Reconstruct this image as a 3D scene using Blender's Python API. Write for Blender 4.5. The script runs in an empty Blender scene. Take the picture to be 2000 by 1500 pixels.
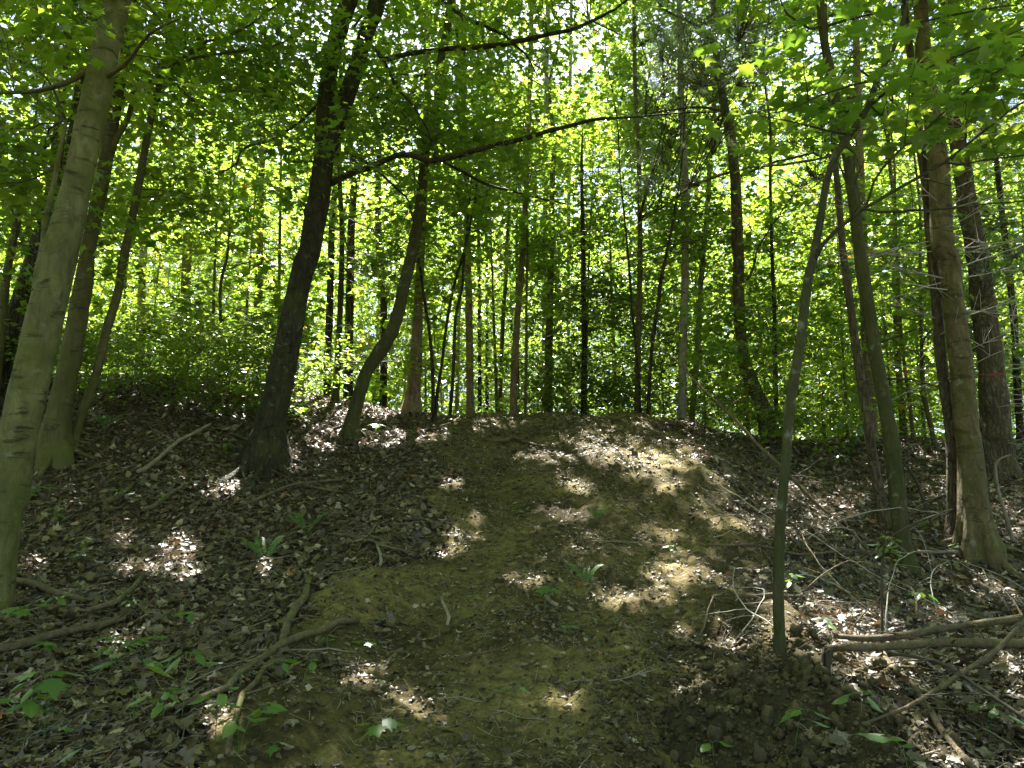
import bpy, math, random
import numpy as np
from mathutils import Vector, Matrix

R = np.random.default_rng(11)
random.seed(11)
SC = bpy.context.scene
COL = SC.collection
PI = math.pi

# ------------------------------------------------------------------ camera
CAM_H, PITCH, F = 1.6, math.radians(10.0), 1500.0
cam_d = bpy.data.cameras.new("camera")
cam_d.sensor_width = 36.0
cam_d.lens = 27.0
cam_d.clip_start = 0.05
cam_d.clip_end = 2000.0
cam = bpy.data.objects.new("camera", cam_d)
cam.location = (0, 0, CAM_H)
cam.rotation_euler = (PI / 2 + PITCH, 0, 0)
COL.objects.link(cam)
SC.camera = cam

# ------------------------------------------------------------------ light
SUN_EL, SUN_AZ = math.radians(57), math.radians(-5)        # azimuth from +Y, towards +X
SUN = np.array([math.sin(SUN_AZ) * math.cos(SUN_EL), math.cos(SUN_AZ) * math.cos(SUN_EL), math.sin(SUN_EL)])
world = bpy.data.worlds.new("World")
SC.world = world
world.use_nodes = True
wn = world.node_tree.nodes
sky = wn.new("ShaderNodeTexSky")
sky.sky_type = 'NISHITA'
sky.sun_disc = False
sky.sun_elevation = SUN_EL
sky.sun_rotation = SUN_AZ
sky.dust_density = 1.5
wn["Background"].inputs[1].default_value = 0.05
world.node_tree.links.new(sky.outputs[0], wn["Background"].inputs[0])
sun_d = bpy.data.lights.new("sun", 'SUN')
sun_d.energy = 5.0
sun_d.angle = math.radians(0.5)
sun_d.color = (1.0, 0.97, 0.92)
sun = bpy.data.objects.new("sun", sun_d)
sun.location = (0, 10, 40)
sun.rotation_euler = Vector(SUN).to_track_quat('Z', 'Y').to_euler()
COL.objects.link(sun)

SC.view_settings.view_transform = 'Standard'
SC.view_settings.look = 'None'
SC.view_settings.gamma = 1.0
SC.view_settings.use_curve_mapping = False
SC.view_settings.exposure = 3.05
SC.render.engine = 'CYCLES'
cy = SC.cycles
cy.max_bounces = 8
cy.diffuse_bounces = 4
cy.glossy_bounces = 2
cy.transmission_bounces = 4
cy.transparent_max_bounces = 4
cy.sample_clamp_indirect = 6.0
cy.caustics_reflective = False
cy.caustics_refractive = False
cy.use_denoising = True
try:
    cy.denoiser = 'OPENIMAGEDENOISE'
    cy.denoising_input_passes = 'RGB_ALBEDO_NORMAL'
except Exception:
    pass


# ------------------------------------------------------------------ helpers: numbers
def norm(v):
    return v / np.maximum(np.linalg.norm(v, axis=-1, keepdims=True), 1e-9)


def sstep(a, b, x):
    t = np.clip((np.asarray(x, float) - a) / (b - a), 0, 1)
    return t * t * (3 - 2 * t)


def _hash(ix, iy, iz, seed):
    h = (ix.astype(np.int64) * 374761393 + iy.astype(np.int64) * 668265263 + iz.astype(np.int64) * 2147483647 + seed * 144269) & 0xFFFFFFFF
    h = ((h ^ (h >> 13)) * 1274126177) & 0xFFFFFFFF
    h = (h ^ (h >> 16)) & 0xFFFFFFFF
    return h / 4294967295.0


def vnoise(x, y, z=0.0, seed=0):
    x, y, z = np.broadcast_arrays(np.asarray(x, float), np.asarray(y, float), np.asarray(z, float))
    ix, iy, iz = np.floor(x), np.floor(y), np.floor(z)
    fx, fy, fz = x - ix, y - iy, z - iz
    fx, fy, fz = [f * f * (3 - 2 * f) for f in (fx, fy, fz)]
    r = 0
    for dx in (0, 1):
        for dy in (0, 1):
            for dz in (0, 1):
                w = (fx if dx else 1 - fx) * (fy if dy else 1 - fy) * (fz if dz else 1 - fz)
                r = r + w * _hash(ix + dx, iy + dy, iz + dz, seed)
    return r * 2 - 1


def fbm(x, y, z=0.0, seed=0, oct=3):
    r, a = 0, 1.0
    for o in range(oct):
        r = r + a * vnoise(np.asarray(x) * 2 ** o, np.asarray(y) * 2 ** o, np.asarray(z) * 2 ** o, seed + o)
        a *= 0.5
    return r


# ------------------------------------------------------------------ terrain as a function
_py = np.array([-300, -80, -40, -10, 0, 3.6, 4.8, 6.6, 7.6, 9, 10.5, 12.5, 14, 18, 25, 40, 80, 300], float)
_pz = np.array([-9, -4, -2.5, -1.0, 0, .53, .745, 1.24, 1.67, 2.28, 2.74, 3.27, 3.40, 3.35, 3.1, 2.4, 0.8, -6], float)
_fy = np.arange(-40, 60, 0.1)
_fz = np.interp(_fy, _py, _pz)
_k = np.exp(-0.5 * (np.arange(-12, 13) * 0.1 / 0.45) ** 2)
_k /= _k.sum()
_fz = np.convolve(np.pad(_fz, 12, mode='edge'), _k, mode='valid')


def T0(x, y):
    """Smooth terrain height."""
    x, y = np.asarray(x, float), np.asarray(y, float)
    z = np.where((y > -39) & (y < 59), np.interp(y, _fy, _fz), np.interp(y, _py, _pz))
    z = z + 0.62 * sstep(1.0, 5.5, -x) * sstep(5.5, 11, y) * (1 - 0.7 * sstep(14, 30, y))
    z = z - 0.62 * sstep(1.3, 4.8, x) * sstep(4.0, 7.0, y) * (1 - 0.4 * sstep(9, 14, y))
    z = z + 0.22 * sstep(1.7, 4.0, x) * (1 - sstep(3.5, 6.5, y))
    return z


def path_cx(y):
    return np.interp(y, [2, 3.7, 5, 6.6, 9, 13], [0.0, 0.08, 0.3, 0.52, 0.65, 0.75])


def path_hw(y):
    return np.interp(y, [2, 3.7, 5, 7, 9, 11, 13], [1.45, 1.45, 1.52, 1.55, 1.62, 1.9, 2.25])


def path_m(x, y):
    n = 0.42 * fbm(np.asarray(x) * 1.5, np.asarray(y) * 1.5, 0, 5, 4)
    d = path_hw(y) + n - np.abs(np.asarray(x) - path_cx(y))
    return sstep(-0.05, 0.35, d) * (1 - sstep(13.0, 14.2, np.asarray(y) + n)) * sstep(0.2, 1.0, y)


def T(x, y):
    x, y = np.asarray(x, float), np.asarray(y, float)
    near = 1 - sstep(20, 40, np.abs(y) + np.abs(x) * .5)
    d = np.abs(x - path_cx(y)) - path_hw(y)
    berm = np.exp(-((d - .05) / .3) ** 2) * (0.05 + .05 * vnoise(x * 1.7, y * 1.7, 0, 77)) * sstep(1, 3, y) * (1 - sstep(12, 14, y))
    ruts = -0.05 * np.exp(-((np.abs(x - path_cx(y)) - 0.75) / .28) ** 2) * sstep(1, 3, y) * (1 - sstep(11, 14, y))
    return T0(x, y) + near * (0.07 * fbm(x * .8, y * .8, 0, 1, 3) + 0.016 * fbm(x * 4, y * 4, 0, 2, 2)) + berm + ruts


def H(x, y):
    """Top of ground or path."""
    m = path_m(x, y)
    return T(x, y) + np.where(m > 0.02, np.maximum(0, -0.03 + 0.06 * m + m * clods(x, y)), 0)


def clods(x, y):
    x, y = np.asarray(x, float), np.asarray(y, float)
    return 0.038 * np.abs(fbm(x * 5, y * 5, 0, 31, 3)) + 0.022 * np.clip(fbm(x * 14, y * 14, 0, 41, 2), 0, 1)


CP, SP = math.cos(PITCH), math.sin(PITCH)


def ray(px, py):
    u, v = (px - 1000) / F, (750 - py) / F
    return np.array([u, CP - SP * v, SP + CP * v])


def at(px, py, Y):
    """Point seen at photo pixel (2000 x 1500) at forward distance Y."""
    d = ray(px, py)
    return np.array([0, 0, CAM_H]) + d * (Y / d[1])


def scale_at(px, py, Y):
    d = ray(px, py)
    return Y / d[1] / F              # metres per photo pixel


def proj(p):
    q = p - np.array([0, 0, CAM_H])
    dep = q[:, 1] * CP + q[:, 2] * SP
    up = -q[:, 1] * SP + q[:, 2] * CP
    dd = np.where(dep > .05, dep, np.nan)
    return 1000 + q[:, 0] / dd * F, 750 - up / dd * F, dep


def hit(px, py, far=40.0):
    d = ray(px, py)
    o = np.array([0, 0, CAM_H])
    t = np.linspace(1.0, far, 1600)
    p = o + d[None] * t[:, None]
    below = p[:, 2] < T(p[:, 0], p[:, 1]) + .02
    i = int(np.argmax(below)) if below.any() else len(t) - 1
    return p[i]


# ------------------------------------------------------------------ patches of sun on the ground (gaps in the canopy), photo pixels
SUNSPOTS = [(1205, 878, 135, 30), (1310, 895, 66, 24), (1250, 850, 100, 16), (940, 832, 75, 12), (1180, 826, 70, 9), (1050, 905, 45, 14),
            (1310, 830, 70, 10), (1400, 850, 60, 12),
            (640, 820, 40, 45), (760, 860, 60, 13), (480, 800, 40, 16), (400, 760, 60, 12), (300, 770, 40, 10), (600, 770, 60, 18), (740, 800, 60, 14),
            (850, 850, 40, 12), (560, 890, 12, 22), (480, 945, 22, 12), (430, 962, 18, 9), (250, 760, 110, 22), (540, 760, 60, 16), (420, 785, 110, 24), (330, 740, 110, 18), (180, 790, 50, 14), (640, 770, 50, 24), (480, 740, 90, 16),
            (345, 1075, 26, 20), (270, 1112, 46, 10), (240, 1050, 22, 12), (350, 1120, 26, 10), (500, 1110, 14, 18), (425, 1225, 26, 24), (405, 1240, 15, 14),
            (240, 1258, 26, 8), (440, 1420, 40, 12), (395, 1405, 26, 8), (890, 950, 24, 10), (903, 1060, 20, 9), (925, 1028, 15, 7), (885, 1090, 13, 12),
            (1115, 1012, 36, 9), (1130, 960, 26, 8), (1022, 1150, 40, 9), (1210, 1186, 60, 11), (1320, 1140, 32, 22), (1300, 1170, 18, 14), (1310, 958, 22, 9), (1420, 942, 26, 9),
            (1450, 1022, 52, 13), (1560, 1035, 70, 12), (1650, 995, 60, 16), (1780, 900, 60, 10), (1840, 960, 40, 14), (1900, 1110, 60, 16), (1960, 1150, 60, 16), (1980, 1000, 40, 50),
            (1830, 1080, 40, 10), (1700, 960, 50, 8), (1560, 950, 30, 8), (1420, 1270, 40, 12), (1690, 1325, 55, 18), (1640, 1290, 24, 12), (1640, 1215, 50, 16), (1690, 1245, 46, 12), (1545, 1230, 24, 20),
            (715, 1308, 30, 9), (708, 1348, 32, 9), (820, 1412, 36, 14), (780, 1388, 22, 14), (1098, 1398, 24, 8), (1360, 1375, 22, 8), (1850, 1210, 26, 8), (1400, 985, 30, 8),
            (1270, 930, 30, 8), (1500, 985, 30, 8), (60, 1100, 18, 10), (130, 790, 22, 8), (1350, 1245, 20, 6), (30, 800, 30, 14)]
_SS = np.array(SUNSPOTS, float)
_SS[:, 2] *= np.where(_SS[:, 0] > 1430, 1.2, 1.0)
_SS[:, 3] *= np.where(_SS[:, 0] > 1430, 1.55, np.where(_SS[:, 1] > 935, .85, 1.15))
_SS[:, 2] *= np.where((_SS[:, 1] > 935) & (_SS[:, 0] < 1430), .85, 1.0)


def ground_of(p):
    """Where the sun ray through p meets the ground."""
    q = p.copy()
    for i in range(6):
        t = (p[:, 2] - (T0 if i < 4 else T)(q[:, 0], q[:, 1])) / SUN[2]
        q = p - SUN[None] * t[:, None]
    return q


def in_sun(p, rad=0.0):
    q = ground_of(p)
    x, y, d = proj(q)
    x = np.nan_to_num(x, nan=-9999.0)
    y = np.nan_to_num(y, nan=-9999.0)
    n = fbm(q[:, 0] * 4, q[:, 1] * 6, 0, 91, 3) * .7
    g = rad * F / np.clip(np.nan_to_num(d, nan=50.), 2, 50)
    r = np.full(len(p), False)
    for cx, cy_, rx, ry in _SS:
        r |= ((x - cx) / (rx + g)) ** 2 + ((y - cy_) / (ry + .45 * g)) ** 2 + n * (.35 if rx > 95 else 1.0) < 1.0
    return r & (q[:, 1] < np.where(q[:, 0] < -1.2, 13.6, 12.4))


# ------------------------------------------------------------------ helpers: meshes and objects
def mesh_np(name, V, quads=None, tris=None, rnd=None, smooth=True):
    me = bpy.data.meshes.new(name)
    V = np.ascontiguousarray(V, np.float32)
    me.vertices.add(len(V))
    me.vertices.foreach_set('co', V.ravel())
    parts, starts, off = [], [], 0
    for f, k in ((quads, 4), (tris, 3)):
        if f is not None and len(f):
            f = np.asarray(f, np.int32)
            parts.append(f.ravel())
            starts.append(off + np.arange(len(f), dtype=np.int32) * k)
            off += f.size
    L = np.concatenate(parts)
    S = np.concatenate(starts)
    me.loops.add(len(L))
    me.loops.foreach_set('vertex_index', L)
    me.polygons.add(len(S))
    me.polygons.foreach_set('loop_start', S)
    if smooth:
        me.polygons.foreach_set('use_smooth', np.ones(len(S), bool))
    if rnd is not None:
        a = me.attributes.new('rnd', 'FLOAT', 'POINT')
        a.data.foreach_set('value', np.ascontiguousarray(rnd, np.float32))
    me.update(calc_edges=True)
    return me


class MB:
    """Collects vertices, quads and triangles."""

    def __init__(s):
        s.v, s.q, s.t, s.r, s.n = [], [], [], [], 0

    def add(s, V, quads=None, tris=None, rnd=None):
        V = np.asarray(V, float).reshape(-1, 3)
        s.v.append(V)
        if quads is not None and len(quads):
            s.q.append(np.asarray(quads) + s.n)
        if tris is not None and len(tris):
            s.t.append(np.asarray(tris) + s.n)
        s.r.append(np.full(len(V), .5) if rnd is None else np.broadcast_to(rnd, (len(V),)))
        s.n += len(V)
        return s

    def mesh(s, name, origin=(0, 0, 0), smooth=True):
        return mesh_np(name, np.concatenate(s.v) - np.asarray(origin, float), np.concatenate(s.q) if s.q else None,
                       np.concatenate(s.t) if s.t else None, np.concatenate(s.r), smooth)


def link(name, me, mat, parent=None, loc=(0, 0, 0), kind=None):
    o = bpy.data.objects.new(name, me)
    if me is not None and mat is not None and not me.materials:
        me.materials.append(mat)
    COL.objects.link(o)
    o.location = loc
    if parent is not None:
        o.parent = parent
    if kind:
        o["kind"] = kind
    return o


def tag(o, label, cat, group=None):
    o["label"] = label
    o["category"] = cat
    if group:
        o["group"] = group
    return o


def thing(name, label, cat, loc, group=None):
    o = bpy.data.objects.new(name, None)
    o.empty_display_size = 0.1
    COL.objects.link(o)
    o.location = loc
    return tag(o, label, cat, group)


def catmull(P, step):
    P = np.asarray(P, float)
    if len(P) == 2:
        n = max(2, int(np.linalg.norm(P[1, :3] - P[0, :3]) / step))
        t = np.linspace(0, 1, n + 1)[:, None]
        return P[0] * (1 - t) + P[1] * t
    Q = np.vstack([2 * P[0] - P[1], P, 2 * P[-1] - P[-2]])
    out = []
    for i in range(1, len(Q) - 2):
        a, b, c, d = Q[i - 1], Q[i], Q[i + 1], Q[i + 2]
        n = max(1, int(np.linalg.norm(c[:3] - b[:3]) / step))
        t = (np.arange(n) / n)[:, None]
        out.append(.5 * ((2 * b) + (c - a) * t + (2 * a - 5 * b + 4 * c - d) * t ** 2 + (3 * b - a - 3 * c + d) * t ** 3))
    out.append(P[-1:])
    return np.vstack(out)


def tube(P, rad, sides=8, bump=0.0, bf=6.0, seed=0, flare=None, cap=True, rnd=.5):
    """Tube along P (n,3) with radii; returns V, quads, tris."""
    P = np.asarray(P, float)
    n = len(P)
    rad = np.broadcast_to(np.asarray(rad, float), (n,))
    tg = norm(np.gradient(P, axis=0))
    ref = np.array([1., 0, 0]) if abs(tg[0][0]) < .8 else np.array([0, 1., 0])
    u = norm(ref - tg[0] * np.dot(ref, tg[0]))
    U = np.empty((n, 3))
    for i in range(n):
        u = u - tg[i] * np.dot(u, tg[i])
        u = u / max(np.linalg.norm(u), 1e-9)
        U[i] = u
    W = np.cross(tg, U)
    th = np.arange(sides) * 2 * PI / sides
    h = np.concatenate([[0], np.cumsum(np.linalg.norm(np.diff(P, axis=0), axis=1))])
    rr = rad[:, None] * np.ones((1, sides))
    if bump > 0:
        c, s_ = np.cos(th)[None], np.sin(th)[None]
        rr = rr * (1 + bump * fbm(c * 1.6 + seed, s_ * 1.6, h[:, None] * bf * .35, seed, 3) + bump * .5 * vnoise(c * 4, s_ * 4 + seed, h[:, None] * bf, seed + 9))
    if bump > 0 and rad[0] > .05:                         # knobs and healed branch scars
        for k in range(int(h[-1] * 2.2)):
            rg = np.random.default_rng(seed * 100 + k)
            a0, h0, sg = rg.uniform(0, 2 * PI), rg.uniform(0, h[-1]), rg.uniform(.03, .09)
            da = np.abs((th[None] - a0 + PI) % (2 * PI) - PI) * rad.mean()
            rr = rr * (1 + rg.uniform(.08, .24) * np.exp(-(da / sg) ** 2 - ((h[:, None] - h0) / (sg * .9)) ** 2))
    if flare:
        amt, hgt, lob = flare
        hh = np.clip(h[:, None] - .4, 0, None)
        ang = th[None]
        lobes = .5 + .5 * np.cos(ang * lob + seed) + .35 * np.cos(ang * (lob - 2) + 2.1 * seed)
        rr = rr * (1 + amt * np.exp(-(hh / hgt) ** 1.3) * (0.25 + np.clip(lobes, 0, 1.3)))
    V = P[:, None] + rr[..., None] * (np.cos(th)[None, :, None] * U[:, None] + np.sin(th)[None, :, None] * W[:, None])
    V = V.reshape(-1, 3)
    i = np.arange(n - 1)[:, None] * sides
    j = np.arange(sides)[None]
    j2 = (j + 1) % sides
    q = np.stack([i + j, i + j2, i + sides + j2, i + sides + j], -1).reshape(-1, 4)
    t = None
    if cap:
        a, b = len(V), len(V) + 1
        V = np.vstack([V, P[:1], P[-1:]])
        jj = np.arange(sides)
        k = (n - 1) * sides
        t = np.vstack([np.stack([np.full(sides, a), (jj + 1) % sides, jj], -1), np.stack([np.full(sides, b), k + jj, k + (jj + 1) % sides], -1)])
    return V, q, t


def tubes3(paths, rads):
    """Many thin three-sided twigs at once: paths (N,k,3), rads (N,k)."""
    N, k, _ = paths.shape
    tg = norm(np.gradient(paths, axis=1))
    up = np.array([0.13, 0.07, 1.0])
    a = norm(np.cross(tg, up))
    b = np.cross(tg, a)
    th = np.arange(3) * 2 * PI / 3
    V = paths[:, :, None] + rads[:, :, None, None] * (np.cos(th)[None, None, :, None] * a[:, :, None] + np.sin(th)[None, None, :, None] * b[:, :, None])
    base = (np.arange(N) * k * 3)[:, None, None]
    i = np.arange(k - 1)[None, :, None] * 3
    j = np.arange(3)[None, None]
    j2 = (j + 1) % 3
    q = np.stack([base + i + j, base + i + j2, base + i + 3 + j2, base + i + 3 + j], -1).reshape(-1, 4)
    return V.reshape(-1, 3), q


# leaf outlines: (verts x,y,z ; tris). stalk at 0,0 and tip at 0,1
def _fan(outline, centre, fold=-.16, droop=-.12):
    o = [(centre[0], centre[1])] + outline
    V = np.array([(x, y, fold * abs(x) + droop * y * y) for x, y in o])
    n = len(outline)
    t = [(0, 1 + i, 1 + (i + 1) % n) for i in range(n)]
    return V, np.array(t)


_half = [(.30, -.02), (.23, .13), (.58, .40), (.30, .43), (.34, .58), (.16, .60)]
MAPLE_HI = _fan([(0, 0)] + _half + [(0, 1)] + [(-x, y) for x, y in reversed(_half)], (0, .32))
_low = np.array([(0, 0), (.52, .42), (.17, .48), (0, 1), (-.17, .48), (-.52, .42)], float)
MAPLE = (np.array([(x, y, -.16 * abs(x) - .1 * y * y) for x, y in _low]), np.array([(0, 1, 2), (0, 2, 4), (2, 3, 4), (0, 4, 5)]))
_ov = [(0, 0), (.25, .28), (.23, .6), (0, 1), (-.23, .6), (-.25, .28)]
OVATE = (np.array([(x, y, -.3 * abs(x) - .12 * y * y) for x, y in _ov] + [(0, .45, 0)]), np.array([(6, 0, 1), (6, 1, 2), (6, 2, 3), (6, 3, 4), (6, 4, 5), (6, 5, 0)]))
BLADE = (np.array([(0, 0, 0), (.30, .45, -.06), (0, 1, -.1), (-.30, .45, -.06)], float), np.array([(0, 1, 2), (0, 2, 3)]))


def leaf_verts(tpl, pos, d, nrm, size):
    V, tr = tpl
    nrm = norm(nrm - d * np.sum(nrm * d, -1, keepdims=True))
    sd = np.cross(d, nrm)
    W = pos[:, None] + size[:, None, None] * (V[None, :, 0, None] * sd[:, None] + V[None, :, 1, None] * d[:, None] + V[None, :, 2, None] * nrm[:, None])
    n, k = len(pos), len(V)
    F_ = (np.arange(n) * k)[:, None, None] + tr[None]
    return W.reshape(-1, 3), F_.reshape(-1, 3)


# ------------------------------------------------------------------ materials
def new_mat(name):
    m = bpy.data.materials.new(name)
    m.use_nodes = True
    nt = m.node_tree
    for n in list(nt.nodes):
        nt.nodes.remove(n)
    return m, nt, nt.nodes.new("ShaderNodeOutputMaterial")


def ramp(nt, src, stops):
    r = nt.nodes.new("ShaderNodeValToRGB")
    e = r.color_ramp.elements
    while len(e) < len(stops):
        e.new(.5)
    for el, (p, c) in zip(e, stops):
        el.position = p
        el.color = (*c, 1)
    nt.links.new(src, r.inputs[0])
    return r.outputs[0]


def noise(nt, vec, scale, detail=5, rough=.6, dist=0.0):
    n = nt.nodes.new("ShaderNodeTexNoise")
    n.inputs['Scale'].default_value = scale
    n.inputs['Detail'].default_value = detail
    n.inputs['Roughness'].default_value = rough
    n.inputs['Distortion'].default_value = dist
    nt.links.new(vec, n.inputs['Vector'])
    return n.outputs[0]


def coords(nt, sc=(1, 1, 1)):
    t = nt.nodes.new("ShaderNodeTexCoord")
    m = nt.nodes.new("ShaderNodeMapping")
    m.inputs['Scale'].default_value = sc
    nt.links.new(t.outputs['Object'], m.inputs[0])
    return m.outputs[0]


def mix(nt, fac, a, b, mode='MIX'):
    m = nt.nodes.new("ShaderNodeMix")
    m.data_type = 'RGBA'
    m.blend_type = mode
    for s, v in ((m.inputs[0], fac), (m.inputs[6], a), (m.inputs[7], b)):
        if isinstance(v, (int, float)):
            s.default_value = v
        elif isinstance(v, tuple):
            s.default_value = (*v, 1)
        else:
            nt.links.new(v, s)
    return m.outputs[2]


def leaf_mat(name, stops, tstops, tw=.6, gloss=.35, gl=.06):
    m, nt, out = new_mat(name)
    a = nt.nodes.new("ShaderNodeAttribute")
    a.attribute_name = 'rnd'
    d = nt.nodes.new("ShaderNodeBsdfDiffuse")
    nt.links.new(ramp(nt, a.outputs['Fac'], stops), d.inputs[0])
    t = nt.nodes.new("ShaderNodeBsdfTranslucent")
    nt.links.new(ramp(nt, a.outputs['Fac'], tstops), t.inputs[0])
    s = nt.nodes.new("ShaderNodeMixShader")
    s.inputs[0].default_value = tw
    nt.links.new(d.outputs[0], s.inputs[1])
    nt.links.new(t.outputs[0], s.inputs[2])
    g = nt.nodes.new("ShaderNodeBsdfGlossy")
    g.inputs['Roughness'].default_value = gloss
    s2 = nt.nodes.new("ShaderNodeMixShader")
    lw = nt.nodes.new("ShaderNodeLayerWeight")
    pw = nt.nodes.new("ShaderNodeMath")
    pw.operation = 'POWER'
    pw.inputs[1].default_value = 4.0
    nt.links.new(lw.outputs['Facing'], pw.inputs[0])
    ma = nt.nodes.new("ShaderNodeMath")
    ma.operation = 'MULTIPLY_ADD'
    ma.inputs[1].default_value = .42
    ma.inputs[2].default_value = gl
    nt.links.new(pw.outputs[0], ma.inputs[0])
    nt.links.new(ma.outputs[0], s2.inputs[0])
    nt.links.new(s.outputs[0], s2.inputs[1])
    nt.links.new(g.outputs[0], s2.inputs[2])
    nt.links.new(s2.outputs[0], out.inputs[0])
    return m


MAPLE_MAT = leaf_mat("maple_leaf", [(0, (.035, .085, .014)), (.5, (.055, .12, .018)), (.92, (.085, .14, .02)), (1, (.16, .12, .02))],
                     [(0, (.22, .42, .03)), (.5, (.34, .52, .04)), (.92, (.48, .58, .05)), (1, (.6, .4, .03))], .55, .38, .055)
BEECH_MAT = leaf_mat("beech_leaf", [(0, (.045, .10, .016)), (.6, (.07, .13, .02)), (.95, (.09, .12, .02)), (1, (.25, .13, .02))],
                     [(0, (.28, .48, .03)), (.6, (.40, .56, .04)), (.95, (.52, .56, .05)), (1, (.7, .38, .03))], .55, .35, .05)
DARK_MAT = leaf_mat("hemlock_leaf", [(0, (.035, .08, .016)), (1, (.06, .12, .02))], [(0, (.14, .28, .02)), (1, (.24, .4, .03))], .5, .4, .05)
NEEDLE_MAT = leaf_mat("pine_needle", [(0, (.06, .10, .05)), (1, (.11, .15, .075))], [(0, (.12, .2, .07)), (1, (.2, .28, .1))], .35, .3, .10)
HERB_MAT = leaf_mat("herb_leaf", [(0, (.05, .14, .03)), (.6, (.08, .19, .035)), (1, (.13, .22, .03))], [(0, (.16, .36, .04)), (1, (.36, .5, .05))], .45, .4, .06)
LITTER_MAT = leaf_mat("dead_leaf", [(0, (.025, .017, .008)), (.4, (.075, .052, .025)), (.7, (.18, .135, .066)), (.94, (.42, .345, .24)), (1, (.28, .11, .03))],
                      [(0, (.08, .05, .02)), (1, (.25, .15, .06))], .15, .45, .06)


def bark_mat(name, c1, c2, moss=None, moss_amt=.5, sc=6.0, stretch=.22, bump=.5, bands=0.0, lichen=0.0, crack=0.0, rough=.85):
    m, nt, out = new_mat(name)
    v = coords(nt, (1, 1, stretch))
    iso = coords(nt)
    n1 = noise(nt, v, sc * 2.2, 8, .65, .4)
    n2 = noise(nt, iso, 1.7, 4, .6)
    col = ramp(nt, n1, [(.32, c1), (.68, c2)])
    height = n1
    if crack > 0:
        vo = nt.nodes.new("ShaderNodeTexVoronoi")
        vo.feature = 'DISTANCE_TO_EDGE'
        vo.inputs['Scale'].default_value = sc * 2.4
        d = nt.nodes.new("ShaderNodeVectorMath")
        d.operation = 'ADD'
        dn = nt.nodes.new("ShaderNodeTexNoise")
        dn.inputs['Scale'].default_value = 5
        nt.links.new(v, dn.inputs['Vector'])
        sc2 = nt.nodes.new("ShaderNodeVectorMath")
        sc2.operation = 'SCALE'
        sc2.inputs['Scale'].default_value = .16
        nt.links.new(dn.outputs['Color'], sc2.inputs[0])
        nt.links.new(v, d.inputs[0])
        nt.links.new(sc2.outputs[0], d.inputs[1])
        nt.links.new(d.outputs[0], vo.inputs['Vector'])
        k = ramp(nt, vo.outputs['Distance'], [(0.0, (0, 0, 0)), (.16, (1, 1, 1))])
        col = mix(nt, crack, col, mix(nt, k, tuple(x * .35 for x in c1), col))
        height = mix(nt, min(.6, crack * .9), n1, k)
    if bands > 0:
        vb = coords(nt, (2.6, 2.6, 9.0))
        nb = noise(nt, vb, 1.6, 5, .6, .6)
        kb = ramp(nt, nb, [(.56, (0, 0, 0)), (.64, (1, 1, 1))])
        col = mix(nt, mix(nt, bands, (0, 0, 0), kb), col, tuple(x * .32 for x in c1))
    if moss:
        nm = noise(nt, iso, 3.1, 7, .7)
        km = ramp(nt, nm, [(.62 - moss_amt * .3, (0, 0, 0)), (.72 - moss_amt * .2, (1, 1, 1))])
        col = mix(nt, mix(nt, .75, (0, 0, 0), km), col, moss)
    if lichen > 0:
        nl = noise(nt, iso, 9.0, 6, .65)
        kl = ramp(nt, nl, [(.60, (0, 0, 0)), (.66, (1, 1, 1))])
        col = mix(nt, mix(nt, lichen, (0, 0, 0), kl), col, (.34, .36, .28))
    col = mix(nt, .5, col, ramp(nt, n2, [(.3, (.55, .55, .55)), (.7, (1.25, 1.25, 1.2))]), 'MULTIPLY')
    b = nt.nodes.new("ShaderNodeBump")
    b.inputs['Strength'].default_value = min(1, bump * 1.3)
    b.inputs['Distance'].default_value = .05
    nt.links.new(height, b.inputs['Height'])
    p = nt.nodes.new("ShaderNodeBsdfPrincipled")
    p.inputs['Roughness'].default_value = rough
    p.inputs['Specular IOR Level'].default_value = .25
    nt.links.new(col, p.inputs['Base Color'])
    nt.links.new(b.outputs[0], p.inputs['Normal'])
    nt.links.new(p.outputs[0], out.inputs[0])
    return m


BARK_PALE = bark_mat("beech_bark", (.085, .082, .032), (.24, .23, .10), (.11, .12, .025), .55, 5, .4, .6, .8, .3)
BARK_OLIVE = bark_mat("olive_bark", (.075, .068, .03), (.165, .15, .066), (.10, .11, .025), .6, 6, .25, .5, .5, .15)
BARK_DARK = bark_mat("dark_bark", (.045, .037, .027), (.10, .082, .055), (.07, .075, .025), .3, 8, .16, .8, 0, .12, .75)
BARK_FORK = bark_mat("maple_bark", (.024, .021, .012), (.075, .066, .034), (.065, .07, .018), .45, 7, .3, .8, .5, .25, .25)  # bark darkened further to put the trunk's deep shade into its colour
BARK_MOSS = bark_mat("mossy_bark", (.05, .045, .022), (.13, .115, .06), (.07, .08, .02), .85, 7, .3, .9, .3, .4, .15)
BARK_BROWN = bark_mat("brown_bark", (.075, .056, .036), (.20, .155, .10), (.10, .10, .04), .3, 8, .3, .8, .4, .3, .35)
BARK_WARM_LIT = bark_mat("warm_lit_bark", (.15, .11, .068), (.36, .28, .18), (.13, .12, .045), .25, 8, .3, .8, .3, .3, .2)  # warm bark made paler: bounce light on the crest trunks painted in
BARK_GREY = bark_mat("grey_bark", (.20, .18, .14), (.38, .35, .28), (.15, .14, .06), .2, 7, .3, .5, .6, .3)
BARK_TAN = bark_mat("tan_bark", (.08, .06, .03), (.23, .18, .09), (.11, .11, .03), .5, 5, .4, .7, .7, .4, .1)
BARK_TWIG = bark_mat("twig_bark", (.05, .042, .03), (.10, .085, .055), None, 0, 20, .5, .2)
BARK_DEAD = bark_mat("dead_wood", (.20, .16, .115), (.40, .34, .26), None, 0, 10, .3, .5, 0, .2)
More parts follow.
